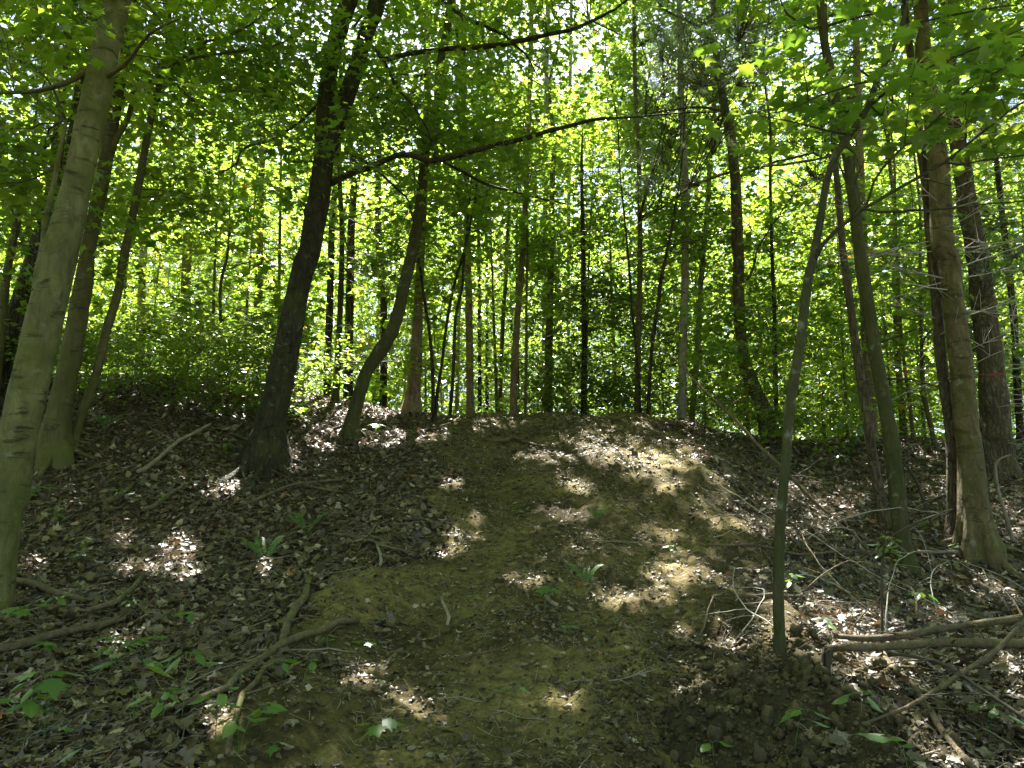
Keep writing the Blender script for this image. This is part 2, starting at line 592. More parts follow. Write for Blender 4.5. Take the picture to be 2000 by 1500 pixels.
BARK_BLEACH_SUNLIT = bark_mat("bleached_sunlit_twig", (.36, .32, .27), (.6, .55, .48), None, 0, 12, .3, .3)  # sunlight on the dead twigs painted in as a paler bleached tone
BARK_LOG = bark_mat("log_wood", (.10, .075, .045), (.24, .185, .11), (.10, .105, .03), .4, 9, .6, .7, 0, .25)


def ground_mat(name, kind):
    m, nt, out = new_mat(name)
    v = coords(nt)
    n1 = noise(nt, v, 1.1, 6, .65, .3)
    n2 = noise(nt, v, 14, 8, .7)
    n3 = noise(nt, v, 55, 4, .7)
    if kind == 'path':
        big = ramp(nt, n1, [(.34, (.055, .042, .02)), (.5, (.118, .094, .041)), (.66, (.235, .19, .075))])
        fine = ramp(nt, n2, [(.32, (.3, .28, .25)), (.52, (1, 1, 1)), (.72, (1.5, 1.45, 1.3))])
        col = mix(nt, 1.0, big, fine, 'MULTIPLY')
        grit = ramp(nt, n3, [(.35, (.65, .65, .65)), (.65, (1.25, 1.22, 1.15))])
        col = mix(nt, .8, col, grit, 'MULTIPLY')
        st, dist = .9, .03
    else:
        big = ramp(nt, n2, [(.3, (.03, .022, .014)), (.5, (.07, .05, .03)), (.7, (.14, .10, .06))])
        col = mix(nt, .8, big, ramp(nt, n3, [(.35, (.55, .55, .55)), (.65, (1.5, 1.45, 1.35))]), 'MULTIPLY')
        st, dist = .9, .04
    h = mix(nt, .4, n2, n3)
    b = nt.nodes.new("ShaderNodeBump")
    b.inputs['Strength'].default_value = st
    b.inputs['Distance'].default_value = dist
    nt.links.new(h, b.inputs['Height'])
    p = nt.nodes.new("ShaderNodeBsdfPrincipled")
    p.inputs['Roughness'].default_value = .95
    p.inputs['Specular IOR Level'].default_value = .15
    nt.links.new(col, p.inputs['Base Color'])
    nt.links.new(b.outputs[0], p.inputs['Normal'])
    nt.links.new(p.outputs[0], out.inputs[0])
    return m


GROUND_MAT = ground_mat("forest_soil", 'soil')
PATH_MAT = ground_mat("path_dirt", 'path')
CLOD_MAT = bark_mat("mound_soil", (.042, .033, .016), (.10, .078, .036), None, 0, 16, 1.0, 1.0)
LUMP_MAT = bark_mat("clod_soil", (.046, .036, .017), (.115, .09, .042), None, 0, 1.2, 1.0, 0.0)


def plain(name, c, rough=.6):
    m, nt, out = new_mat(name)
    p = nt.nodes.new("ShaderNodeBsdfPrincipled")
    p.inputs['Roughness'].default_value = rough
    nt.links.new(ramp(nt, noise(nt, coords(nt), 30, 3), [(.3, tuple(x * .8 for x in c)), (.7, c)]), p.inputs['Base Color'])
    nt.links.new(p.outputs[0], out.inputs[0])
    return m


# ------------------------------------------------------------------ ground and path
def axis(fine0, fine1, step, far):
    a = list(np.arange(fine0, fine1 + 1e-6, step))
    s, x = step, fine1
    while x < far:
        s *= 1.12
        x += s
        a.append(x)
    s, x = step, fine0
    lo = []
    while x > -far:
        s *= 1.12
        x -= s
        lo.append(x)
    return np.array(lo[::-1] + a)


def grid(name, xs, ys, zf, mat, keep=None):
    X, Y = np.meshgrid(xs, ys)
    Z = zf(X, Y)
    V = np.stack([X, Y, Z], -1).reshape(-1, 3)
    nx, ny = len(xs), len(ys)
    i = np.arange(ny - 1)[:, None] * nx + np.arange(nx - 1)[None]
    q = np.stack([i, i + 1, i + nx + 1, i + nx], -1).reshape(-1, 4)
    if keep is not None:
        k = keep(X, Y).reshape(-1)
        q = q[k[q].any(1)]
        used = np.unique(q)
        mp = np.zeros(len(V), int)
        mp[used] = np.arange(len(used))
        V, q = V[used], mp[q]
    return link(name, mesh_np(name, V, q), mat, kind="structure")


grid("ground", axis(-8, 8, .05, 320), axis(1.5, 15, .05, 320), T, GROUND_MAT)
grid("dirt_path", np.arange(-2.6, 3.6, .028), np.arange(.3, 14.4, .032), lambda x, y: T(x, y) - .03 + .06 * path_m(x, y) + path_m(x, y) * clods(x, y),
     PATH_MAT, lambda x, y: path_m(x, y) > .01)


# ------------------------------------------------------------------ foliage
class Tree:
    """One tree: root Empty > trunk, branches, twigs, crown."""

    def __init__(s, name, label, cat, base, group=None):
        s.base = np.asarray(base, float)
        s.root = thing(name, label, cat, s.base, group)
        s.lp, s.lr = [], []              # skeleton points and radii that twigs can grow from
        s.pos, s.dir, s.nrm, s.size, s.rnd, s.tpl = [], [], [], [], [], []
        s.tw = MB()
        s.dirs = None

    def part(s, name, mb, mat, kind=None, smooth=True):
        return link(name, mb.mesh(name, s.base, smooth), mat, s.root, kind=kind)

    def tubepart(s, name, P, r, mat, sides=10, bump=.08, flare=None, seed=0, bf=6.0, grow=True):
        V, q, t = tube(P, r, sides, bump, bf, seed, flare)
        if grow:
            s.lp.append(P)
            s.lr.append(np.broadcast_to(r, (len(P),)))
        return s.part(name, MB().add(V, q, t), mat)

    def sprays(s, A, size, nleaf=30, L=.9, tpl=MAPLE, flat=.35, maxr=.012, sel=None, far=9.0, mid=True):
        """Leafy twigs that end at the anchors A."""
        if not len(A):
            return
        lp = np.concatenate(s.lp) if s.lp else np.array([[*s.base[:2], s.base[2] + 1]])
        if sel is not None:
            lp = lp[sel(lp)]
        if len(lp) > 500:
            lp = lp[R.choice(len(lp), 500, False)]
        A = np.asarray(A, float)
        if mid and len(A) > 12:                        # bigger boughs first, so that twigs share them
            k = max(3, len(A) // 9)
            B = A[R.choice(len(A), k, False)]
            B = B + R.normal(0, .15, B.shape)
            o, d = s._near(lp, B)
            P = s._bough(o, B, 9)
            ln = np.linalg.norm(B - o, axis=1)
            r0 = np.clip(.005 + .0042 * ln, .005, .03)
            s.tw.add(*tubes3(P, r0[:, None] * np.linspace(1, .35, 9)[None]))
            lp = np.concatenate([lp, P[:, 3:].reshape(-1, 3)])
        o, d = s._near(lp, A)
        v = A - o
        ln = np.linalg.norm(v, axis=1)
        dh = v * np.array([1, 1, .25]) + R.normal(0, .35, v.shape) * np.array([1, 1, .3]) * np.maximum(ln, .3)[:, None]
        dh = norm(dh)
        LL = L * R.uniform(.7, 1.25, len(A))
        mids = o + v * .5 + np.array([0, 0, 1]) * (.10 * ln)[:, None] + R.normal(0, .05, v.shape) * np.minimum(ln, 1)[:, None]
        e1 = A + dh * (LL * .5)[:, None]
        e2 = A + dh * LL[:, None] - np.array([0, 0, .12]) * LL[:, None]
        P = np.stack([o, .5 * (o + mids), mids, .5 * (mids + A) + np.array([0, 0, .03]) * ln[:, None], A, e1, e2], 1)
        r = np.minimum(.0022 + .002 * ln, maxr)[:, None] * np.array([1, .9, .8, .7, .6, .45, .2])[None]
        s.tw.add(*tubes3(P, r))
        n = nleaf
        N = len(A)
        u = R.uniform(-.55, 1.0, (N, n))
        w = .42 * LL[:, None] * np.clip(1 - np.abs(u - .15) * .85, .15, 1)
        q = R.uniform(-1, 1, (N, n)) * w
        pr = norm(np.cross(dh, np.array([0, 0, 1.])))
        pos = A[:, None] + dh[:, None] * (u * LL[:, None] * .95 + np.abs(q) * .35)[..., None] + pr[:, None] * q[..., None]
        pos[..., 2] += -.12 * LL[:, None] * np.clip(u, 0, 1) ** 2 - .15 * np.abs(q) + R.normal(0, .035, (N, n))
        d = dh[:, None] * R.uniform(.2, .9, (N, n))[..., None] + pr[:, None] * (np.sign(q) * R.uniform(.3, 1, (N, n)))[..., None]
        d = d + R.normal(0, .25, d.shape)
        d[..., 2] -= .18
        nr = np.array([0, 0, 1.]) + R.normal(0, flat, d.shape)
        s.pos.append(pos.reshape(-1, 3))
        s.dir.append(norm(d.reshape(-1, 3)))
        s.nrm.append(norm(nr.reshape(-1, 3)))
        s.size.append((size * R.uniform(.65, 1.2, (N, n))).reshape(-1))
        tr = R.normal(.5, .17, (N, 1))
        rn = np.clip(tr + R.normal(0, .14, (N, n)), 0, .92)
        rn = np.where(R.random((N, n)) < .006, 1.0, rn)
        s.rnd.append(rn.reshape(-1))
        s.tpl.append((tpl, N * n))

    @staticmethod
    def _near(lp, A):
        D = np.linalg.norm(A[:, None] - lp[None], axis=2) + .8 * np.clip(lp[None, :, 2] - A[:, None, 2] + .1, 0, None)
        i = D.argmin(1)
        return lp[i], D[np.arange(len(A)), i]

    @staticmethod
    def _bough(o, B, n):
        t = np.linspace(0, 1, n)[None, :, None]
        ln = np.linalg.norm(B - o, axis=1)[:, None, None]
        m = .5 * (o + B)[:, None] + np.array([0, 0, .10])[None, None] * ln + R.normal(0, .06, (len(B), 1, 3)) * ln
        P = (1 - t) ** 2 * o[:, None] + 2 * t * (1 - t) * m + t ** 2 * B[:, None]
        return P + R.normal(0, .012, P.shape) * np.sin(t * PI) * np.minimum(ln, 1.5)

    def finish(s, leaf, twig, sunfilter=True, singles=0, name="crown", big=MAPLE_HI, minpx=11.0):
        if s.tw.n:
            s.part("twigs", s.tw, twig, kind="stuff")
        if not s.pos:
            return
        off = 0
        pos, d, nr, sz, rn = (np.concatenate(a) for a in (s.pos, s.dir, s.nrm, s.size, s.rnd))
        keep = np.ones(len(pos), bool)
        if sunfilter:
            keep &= ~in_sun(pos + d * sz[:, None] * .5, sz * .62)
        keep &= pos[:, 2] > T0(pos[:, 0], pos[:, 1]) + .05
        keep &= np.linalg.norm(pos - np.array([0, 0, CAM_H]), axis=1) > 2.4
        single = np.zeros(len(pos), bool)
        if singles:
            x, y, dep = proj(pos + d * sz[:, None] * .5)
            scr = sz * F / np.maximum(dep, .1)
            okv = keep & (x > -30) & (x < 2030) & (y > -30) & (y < 1530) & (dep > 1) & (scr > minpx)
            idx = np.nonzero(okv)[0]
            idx = idx[np.argsort(-scr[idx])][:singles]
            single[idx] = True
            ms = []
            for k in range(5):
                V, tr = big
                V = V.copy()
                V[:, 0] *= R.uniform(.85, 1.12)
                V[:, 2] += R.uniform(-.12, .12) * V[:, 1] ** 2 + R.uniform(-.25, .05) * V[:, 0] ** 2 + R.normal(0, .015, len(V))
                me = mesh_np("leaf", V, None, tr, np.full(len(V), .1 + .19 * k))
                me.materials.append(leaf)
                ms.append(me)
            for i in idx:
                o = bpy.data.objects.new("leaf", ms[int(rn[i] * 4.99) % 5])
                n_ = nr[i] - d[i] * np.dot(nr[i], d[i])
                n_ /= np.linalg.norm(n_)
                sd = np.cross(d[i], n_)
                M = Matrix([[*(np.array((sd[a], d[i][a], n_[a])) * sz[i]), pos[i][a] - s.base[a]] for a in range(3)] + [[0, 0, 0, 1]])
                COL.objects.link(o)
                o.parent = s.root
                o.matrix_local = M
        mb = MB()
        for tpl, n in s.tpl:
            k = np.nonzero((keep & ~single)[off:off + n])[0] + off
            off += n
            if len(k):
                V, tr = leaf_verts(tpl, pos[k], d[k], nr[k], sz[k])
                mb.add(V, None, tr, np.repeat(rn[k], len(tpl[0])))
        if mb.n:
            s.part(name, mb, leaf, kind="stuff", smooth=False)

    def needles(s, A, L=.10, per=14, mat=None):
        lp = np.concatenate(s.lp)
        if len(lp) > 500:
            lp = lp[R.choice(len(lp), 500, False)]
        A = np.asarray(A, float)
        k = max(3, len(A) // 40)
        B = A[R.choice(len(A), k, False)]
        o, _ = s._near(lp, B)
        P = s._bough(o, B, 9)
        s.tw.add(*tubes3(P, np.full((k, 1), .011) * np.linspace(1, .4, 9)[None]))
        lp = np.concatenate([lp, P[:, 3:].reshape(-1, 3)])
        o, _ = s._near(lp, A)
        P = s._bough(o, A, 5)
        s.tw.add(*tubes3(P, np.full((len(A), 1), .004) * np.linspace(1, .5, 5)[None]))
        ax = norm(A - o + R.normal(0, .1, A.shape))
        c = np.repeat(A, per, 0) - np.repeat(ax, per, 0) * R.uniform(0, .12, (len(A) * per, 1))
        dd = norm(np.repeat(ax, per, 0) * .7 + R.normal(0, .6, c.shape))
        ll = L * R.uniform(.7, 1.2, len(c))
        sd = norm(np.cross(dd, R.normal(0, 1, dd.shape))) * .0022
        V = np.stack([c - sd, c + sd, c + dd * ll[:, None]], 1).reshape(-1, 3)
        s.part("needles", MB().add(V, None, np.arange(len(V)).reshape(-1, 3), np.repeat(R.random(len(c)), 3)), mat or NEEDLE_MAT, kind="stuff", smooth=False)


def box_anchors(zone):
    """Random points inside a photo-pixel box over a range of distances, thinned into clumps and layers."""
    x0, x1, y0, y1, d0, d1, n = zone[:7]
    m = n * 3
    px, py, D = R.uniform(x0, x1, m), R.uniform(y0, y1, m), R.uniform(d0, d1, m)
    u, v = (px - 1000) / F, (750 - py) / F
    dv = np.stack([u, CP - SP * v, SP + CP * v], -1)
    p = np.array([0, 0, CAM_H]) + dv * (D / dv[:, 1])[:, None]
    w = 1.5 * fbm(p[:, 0] * .9, p[:, 1] * .9, p[:, 2] * 1.8, 61, 2)
    edge = np.minimum(np.minimum(px - x0, x1 - px) / (x1 - x0), np.minimum(py - y0, y1 - py) / (y1 - y0))
    w = w + .8 * np.clip(edge * 6, 0, 1) + R.uniform(-.35, .35, m)
    p = p[np.argsort(-w)[:n]]
    return p[p[:, 2] > T0(p[:, 0], p[:, 1]) + .25]


def trace(pts, Y, step=.12, dY=0.0):
    """Photo polyline (px, py, width px) -> 3D path and radii, at distance Y (drifting by dY along it)."""
    n = len(pts)
    P = []
    for i, (x, y, w) in enumerate(pts):
        Yi = Y + dY * i / max(1, n - 1)
        P.append([*at(x, y, Yi), w * scale_at(x, y, Yi) * .5])
    P = catmull(np.array(P), step)
    return P[:, :3], np.maximum(P[:, 3], .0015)


TREES = {}


def make_tree(key, name, label, pts, bark, Y=None, ext=6.0, ext_r=.35, sides=16, bump=.07, flare=(.55, .22, 5), stems=(), branches=(), zones=(), leaf=MAPLE_MAT,
              singles=0, cat="tree", size=.11, nleaf=30, tpl=MAPLE, tuft=None, dead=(), group=None, lean=0.0, finish=True, cb=None):
    if Y is None:
        Y = hit(*pts[0][:2])[1]
    P, r = trace(pts, Y, .09, lean)
    b = P[0].copy()
    gz = float(T0(b[0], b[1]))
    if b[2] > gz - .4:                                   # down to the ground and well into it
        dn = norm(P[0] - P[min(6, len(P) - 1)])
        k = max(2, int((b[2] - gz + .4) / .06))
        dz = b[2] - gz + .4
        slope = np.array([dn[0], dn[1], 0]) * .6
        add = np.array([b + (np.array([0, 0, -1]) + slope) * dz * (j / k) for j in range(k, 0, -1)])
        P = np.vstack([add, P])
        r = np.concatenate([np.full(k, r[0]), r])
    base = np.array([P[0][0], P[0][1], gz])
    tr = Tree(name, label, cat, base, group)
    tr.Y = Y
    top = P[-1]
    dirv = norm(P[-1] - P[-8 if len(P) > 8 else 0])
    if ext > 0:
        dirv = norm(dirv + np.array([0, 0, .25]))
        k = max(3, int(ext / .25))
        e = np.array([top + dirv * ext * (j / k) + np.array([math.sin(j * .5) * .03, math.cos(j * .37) * .03, 0]) * j * .3 for j in range(1, k + 1)])
        P2 = np.vstack([P, e])
        r2 = np.concatenate([r, r[-1] * np.linspace(1, ext_r, k)])
    else:
        P2, r2 = P, r
    sd = abs(hash(key)) % 50 if False else sum(ord(c) for c in key) % 50
    tr.tubepart("trunk", P2, r2, bark, sides, bump, flare, sd)
    tr.trunk, tr.trunk_r = P2, r2
    for st in stems:                                     # further stems of the same tree: (pts, ext[, drift])
        Ps, rs = trace(st[0], Y, .09, st[2] if len(st) > 2 else 0.0)
        if st[1] > 0:
            dv = norm(norm(Ps[-1] - Ps[-6 if len(Ps) > 6 else 0]) + np.array([0, 0, .2]))
            k = max(3, int(st[1] / .25))
            Ps = np.vstack([Ps, np.array([Ps[-1] + dv * st[1] * (j / k) for j in range(1, k + 1)])])
            rs = np.concatenate([rs, rs[-1] * np.linspace(1, .3, k)])
        tr.tubepart("stem", Ps, rs, bark, 12, bump, None, sd + 3)
    for br in branches:                                  # photo branches: (pts, drift in Y)
        Ps, rs = trace(br[0], Y, .07, br[1] if len(br) > 1 else 0.0)
        Ps = Ps + np.cumsum(R.normal(0, .0035, Ps.shape), 0)
        tr.tubepart("branch", Ps, rs, bark, 7, .10, None, sd + 7, 14.0)
        nt_ = int(np.linalg.norm(Ps[-1] - Ps[0]) * 3.5)
        if nt_ and len(Ps) > 6:
            j = R.integers(3, len(Ps), nt_)
            fw = norm(Ps[j] - Ps[np.maximum(j - 3, 0)])
            dd_ = norm(fw + R.normal(0, .7, fw.shape))
            L_ = R.uniform(.15, .6, nt_)
            t_ = np.linspace(0, 1, 6)[None, :, None]
            c_ = Ps[j][:, None] + dd_[:, None] * L_[:, None, None] * t_ + R.normal(0, .1, (nt_, 1, 3)) * L_[:, None, None] * t_ ** 2
            tr.tw.add(*tubes3(c_, np.minimum(.45 * rs[j], .006)[:, None] * np.linspace(1, .3, 6)[None]))
    for z in zones:
        o = z[7] if len(z) > 7 else {}
        tr.sprays(box_anchors(z), o.get('size', size), o.get('nleaf', nleaf), o.get('L', .9), o.get('tpl', tpl), o.get('flat', .38))
    for dz in dead:
        dead_branches(tr, *dz)
    if tuft:
        for z in tuft:
            tr.needles(box_anchors(z), *(z[7:]))
    tr.leaf, tr.singles = leaf, singles
    TREES[key] = tr
    return tr


def dead_branches(tr, h0, h1, n, lmin, lmax, mat, r0=.008, tilt=(-.25, .35), az=None):
    """Bare dead boughs with side twigs, each its own part."""
    P, r = tr.trunk, tr.trunk_r
    z = P[:, 2] - tr.base[2]
    for k in range(n):
        h = R.uniform(h0, h1)
        i = int(np.argmin(np.abs(z - h)))
        a = R.uniform(0, 2 * PI) if az is None else R.normal(az, .9)
        L = R.uniform(lmin, lmax)
        d = np.array([math.cos(a), math.sin(a), R.uniform(*tilt)])
        t = np.linspace(0, 1, 9)[:, None]
        c = P[i] + d * L * t + np.array([0, 0, R.uniform(-.22, .12) * L]) * t ** 2 + np.cumsum(R.normal(0, .012 * L, (9, 3)), 0) * t
        mb = MB()
        mb.add(*tube(c, r0 * np.linspace(1, .3, 9), 5, 0, cap=False))
        for _ in range(int(3 + L * 3)):
            j = R.integers(2, 8)
            sd = norm(d + R.normal(0, .6, 3) * np.array([1, 1, .7]))
            l2 = R.uniform(.12, .4) * L
            cc = c[j] + sd * l2 * np.linspace(0, 1, 4)[:, None] + np.array([0, 0, R.uniform(-.2, .25) * l2]) * (np.linspace(0, 1, 4)[:, None]) ** 2
            mb.add(*tube(cc, r0 * .5 * np.linspace(1, .3, 4), 3, 0, cap=False))
        tr.part("dead_branch", mb, mat)

# ------------------------------------------------------------------ the trees one can tell apart, traced from the photograph
make_tree("A", "beech_tree", "pale smooth beech trunk with dark scars, thickest of the leaning cluster at the picture edge",
          [(-52, 1290, 80), (-25, 1180, 74), (0, 1018, 72), (25, 920, 68), (43, 815, 66), (68, 710, 66), (92, 605, 66), (120, 490, 62), (153, 350, 52), (182, 210, 52), (213, 70, 48), (231, 0, 47), (250, -90, 45)],
          BARK_PALE, Y=5.6, ext=8, sides=22, bump=.06, flare=(.35, .25, 5), leaf=BEECH_MAT, singles=300, size=.115, nleaf=26,
          branches=[([(66, 690, 16), (64, 640, 16), (70, 580, 15), (82, 500, 13), (95, 420, 11), (112, 330, 9), (128, 240, 7)], .5), ([(205, 120, 14), (120, 165, 10), (50, 180, 8), (0, 182, 6), (-80, 190, 4)], -.4),
                    ([(195, 160, 10), (250, 120, 8), (293, 72, 6), (350, 40, 4)], -.5)],
          zones=[(-90, 300, -150, 200, 5.9, 7.6, 85), (-90, 300, -200, 60, 4.9, 5.6, 22), (-90, 140, 150, 420, 6.4, 8.8, 45)])
make_tree("B", "beech_tree", "olive trunk just behind the pale scarred beech, with rooted foot and dark side limb",
          [(108, 888, 58), (108, 850, 47), (128, 745, 40), (148, 640, 37), (166, 535, 32), (172, 490, 27), (200, 350, 26), (224, 210, 24), (240, 105, 22), (252, 20, 21), (262, -60, 20)],
          BARK_OLIVE, ext=9, flare=(.7, .28, 6), leaf=BEECH_MAT,
          branches=[([(218, 300, 12), (226, 275, 12), (246, 235, 11), (262, 190, 9), (272, 170, 7)], 0), ([(216, 203, 8), (250, 190, 7), (275, 172, 6), (310, 150, 5), (345, 122, 4), (400, 95, 3)], -.4)],
          zones=[(60, 420, -140, 240, 7.6, 10.0, 100)])
make_tree("C", "beech_sapling", "slender leaning sapling beside the olive trunk, forking into fine branches at the top",
          [(143, 868, 19), (150, 835, 17), (165, 797, 17), (189, 727, 16), (210, 640, 16), (231, 570, 16), (241, 507, 16), (259, 420, 14), (273, 350, 14), (290, 255, 13), (304, 192, 12), (318, 140, 11), (325, 90, 8), (330, 40, 6)],
          BARK_OLIVE, ext=1.5, sides=12, flare=(.6, .12, 5), leaf=BEECH_MAT,
          branches=[([(312, 160, 8), (345, 125, 7), (400, 85, 6), (450, 72, 5), (500, 45, 4), (560, -5, 3)], -.5), ([(308, 165, 7), (360, 122, 6), (440, 108, 5), (540, 90, 4), (600, 62, 3)], -.6),
                    ([(306, 168, 6), (330, 150, 5), (362, 185, 5), (400, 215, 4), (440, 240, 3), (520, 272, 2)], -.5), ([(318, 145, 5), (290, 85, 4), (285, 40, 3), (295, 0, 3)], .2),
                    ([(241, 507, 4), (210, 540, 3), (165, 520, 3), (120, 500, 3)], -.3)],
          zones=[(250, 520, -140, 330, 8.3, 10.2, 120), (230, 440, 300, 420, 8.6, 10.2, 30)])
make_tree("D", "oak_tree", "dark rough-barked trunk leaning behind the pale beech, base hidden by the bank",
          [(-14, 850, 84), (0, 780, 74), (35, 640, 56), (70, 520, 46), (110, 400, 40), (142, 300, 36), (165, 180, 33), (182, 60, 30), (192, -40, 28)],
          BARK_DARK, Y=9.5, ext=7, bump=.11, flare=(.4, .3, 5), zones=[(-90, 260, -80, 520, 9.6, 12.0, 110)])
make_tree("E", "maple_sapling", "thin curved sapling at the picture edge, forking in two at head height",
          [(-6, 735, 17), (0, 680, 16), (8, 590, 15), (15, 525, 14), (34, 430, 13), (50, 350, 12), (58, 325, 10), (75, 305, 8), (105, 265, 7), (135, 235, 5)],
          BARK_OLIVE, Y=9.0, ext=1.2, sides=10, flare=(.4, .1, 5),
          branches=[([(56, 330, 7), (40, 315, 6), (20, 300, 5), (0, 297, 4), (-40, 290, 3)], 0), ([(65, 315, 6), (64, 270, 5), (70, 220, 4), (85, 160, 3)], .2), ([(20, 500, 5), (30, 440, 4), (10, 380, 3)], -.2)],
          zones=[(-90, 130, 220, 620, 8.0, 10.5, 60)])
make_tree("E2", "maple_sapling", "straight slender sapling rising between the edge sapling and the pale beech",
          [(52, 760, 18), (58, 640, 17), (70, 540, 16), (78, 485, 15), (92, 400, 15), (101, 332, 14), (115, 227, 13), (126, 150, 12), (133, 88, 11), (140, 10, 10)],
          BARK_OLIVE, Y=10.4, ext=3, sides=10, flare=(.4, .1, 5), zones=[(20, 260, 60, 480, 10.2, 12.5, 70)])
make_tree("F", "maple_tree", "dark forked maple with two upright stems and long boughs reaching over the path",
          [(519, 905, 66), (524, 860, 58), (530, 815, 53), (547, 745, 52), (568, 640, 46), (590, 535, 41), (605, 490, 41), (623, 385, 42), (632, 315, 40), (636, 262, 42), (639, 175, 31), (658, 70, 31), (684, -5, 31), (715, -90, 29)],
          BARK_FORK, ext=8, sides=22, bump=.09, flare=(.7, .26, 7), singles=300, size=.105,
          stems=[([(640, 300, 34), (652, 255, 34), (669, 210, 34), (688, 157, 32), (714, 70, 30), (739, 0, 31), (768, -90, 28)], 7)],
          branches=[([(646, 358, 14), (680, 340, 13), (720, 325, 12), (783, 297, 11), (835, 308, 11), (888, 297, 11), (951, 280, 10), (1035, 262, 9), (1105, 245, 8), (1171, 229, 7), (1245, 222, 4), (1350, 212, 3), (1400, 212, 2)], -.8),
                    ([(712, 75, 9), (725, 86, 9), (738, 100, 9), (751, 112, 10), (797, 100, 10), (860, 94, 10), (920, 91, 11), (965, 86, 10), (1021, 75, 10), (1070, 65, 8), (1115, 56, 8), (1150, 38, 7), (1189, 17, 6), (1217, 0, 5), (1260, -40, 4)], -.7),
                    ([(800, -60, 8), (863, 0, 8), (895, 24, 8), (947, 49, 7), (986, 65, 6), (996, 75, 5), (1024, 101, 5), (1040, 125, 3), (1052, 150, 2)], -.4),
                    ([(845, 305, 6), (870, 318, 6), (895, 332, 6), (951, 360, 6), (1000, 373, 5), (1052, 388, 4), (1105, 399, 3)], .3),
                    ([(655, 304, 6), (681, 299, 6), (713, 318, 6), (751, 350, 5), (783, 381, 4), (800, 400, 3), (812, 470, 2)], .3),
                    ([(620, 206, 7), (597, 230, 6), (570, 252, 6), (525, 280, 5), (495, 288, 5), (472, 301, 4), (465, 325, 4), (437, 343, 3)], -.5),
                    ([(738, 100, 6), (755, 128, 6), (778, 175, 5), (808, 208, 4), (835, 260, 4), (840, 275, 3), (870, 295, 3)], -.3),
                    ([(720, 195, 4), (745, 190, 4), (757, 195, 3), (780, 218, 3), (800, 240, 3), (845, 280, 3)], -.2),
                    ([(1150, 38, 4), (1185, 55, 3), (1215, 70, 2)], 0), ([(690, 55, 5), (712, 25, 4), (735, -5, 3)], .2), ([(635, 305, 4), (600, 315, 3), (560, 310, 2)], -.3)],
          zones=[(640, 1130, -140, 330, 8.0, 9.8, 150), (430, 640, -140, 330, 7.6, 9.4, 85), (760, 1110, 200, 400, 8.0, 9.4, 45)])
make_tree("G", "maple_tree", "mossy maple with a strongly curved base sweeping up behind the forked maple",
          [(684, 852, 28), (690, 815, 26), (699, 780, 25), (716, 727, 25), (744, 685, 26), (765, 647, 25), (780, 605, 24), (790, 552, 23), (802, 507, 22), (818, 420, 21), (828, 332, 19), (832, 280, 19), (846, 241, 20), (856, 196, 17), (858, 150, 15), (863, 105, 15), (874, 52, 14), (880, 0, 14), (890, -70, 12)],
          BARK_MOSS, ext=6, bump=.09, flare=(.6, .15, 5), zones=[(680, 1080, -140, 400, 9.8, 12.4, 150), (560, 760, 60, 330, 9.8, 11.8, 55)],
          branches=[([(846, 245, 7), (870, 262, 6), (920, 272, 4), (960, 275, 3)], .2), ([(880, 20, 6), (893, 60, 5), (897, 110, 4)], 0)])
make_tree("H", "tulip_tree", "stout brown-footed trunk on the crest behind the curved mossy maple",
          [(806, 800, 30), (808, 760, 26), (812, 710, 24), (815, 640, 21), (818, 570, 17), (824, 450, 16), (828, 350, 15), (832, 250, 14), (835, 140, 13), (834, 70, 12), (834, -40, 11)],
          BARK_WARM_LIT, Y=13.0, ext=6, flare=(.5, .25, 5), zones=[(690, 1000, -120, 420, 12.8, 16.5, 180, dict(size=.15, nleaf=24))])
make_tree("I", "pine_tree", "straight pinkish trunk standing at the head of the path, bare below its crown",
          [(919, 808, 17), (918, 760, 15), (916, 605, 14), (914, 517, 13), (912, 400, 12), (908, 250, 11), (905, 100, 10), (903, -40, 9)],
          BARK_WARM_LIT, Y=14.2, ext=5, flare=(.4, .15, 5), zones=[(840, 1020, -60, 480, 14, 17.5, 130)])
make_tree("J", "pine_tree", "brown trunk tilting slightly, behind the branch lying along the crest",
          [(1003, 806, 15), (1004, 740, 14), (1009, 640, 13), (1017, 542, 12), (1024, 440, 11), (1030, 300, 10), (1036, 120, 9), (1040, -40, 8)],
          BARK_WARM_LIT, Y=14.0, ext=5, flare=(.4, .15, 5), zones=[(900, 1240, 120, 560, 13.2, 17.5, 270, dict(size=.16, nleaf=24))])
make_tree("J2", "maple_sapling", "thin pale pole just beside the tilting brown trunk",
          [(1026, 806, 6), (1028, 700, 6), (1028, 600, 5), (1030, 500, 5), (1029, 400, 4)], BARK_OLIVE, Y=13.6, ext=1.5, sides=8, flare=None)
make_tree("K", "maple_sapling", "three-stemmed clump of thin leaning saplings at the path edge",
          [(848, 838, 8), (844, 710, 7), (838, 640, 6), (832, 605, 6), (824, 550, 5), (818, 500, 5), (812, 430, 4)], BARK_DARK, Y=11.6, ext=1.5, sides=8, flare=(.5, .08, 4),
          stems=[([(849, 838, 8), (854, 770, 7), (863, 710, 6), (870, 650, 6), (877, 605, 6), (889, 550, 5), (904, 500, 5), (920, 430, 4), (930, 378, 4), (930, 330, 3)], .8), ([(879, 812, 7), (885, 730, 7), (890, 622, 6), (903, 560, 5), (905, 520, 5)], 1.5)],
          zones=[(780, 960, 360, 620, 11.2, 13.5, 45)])
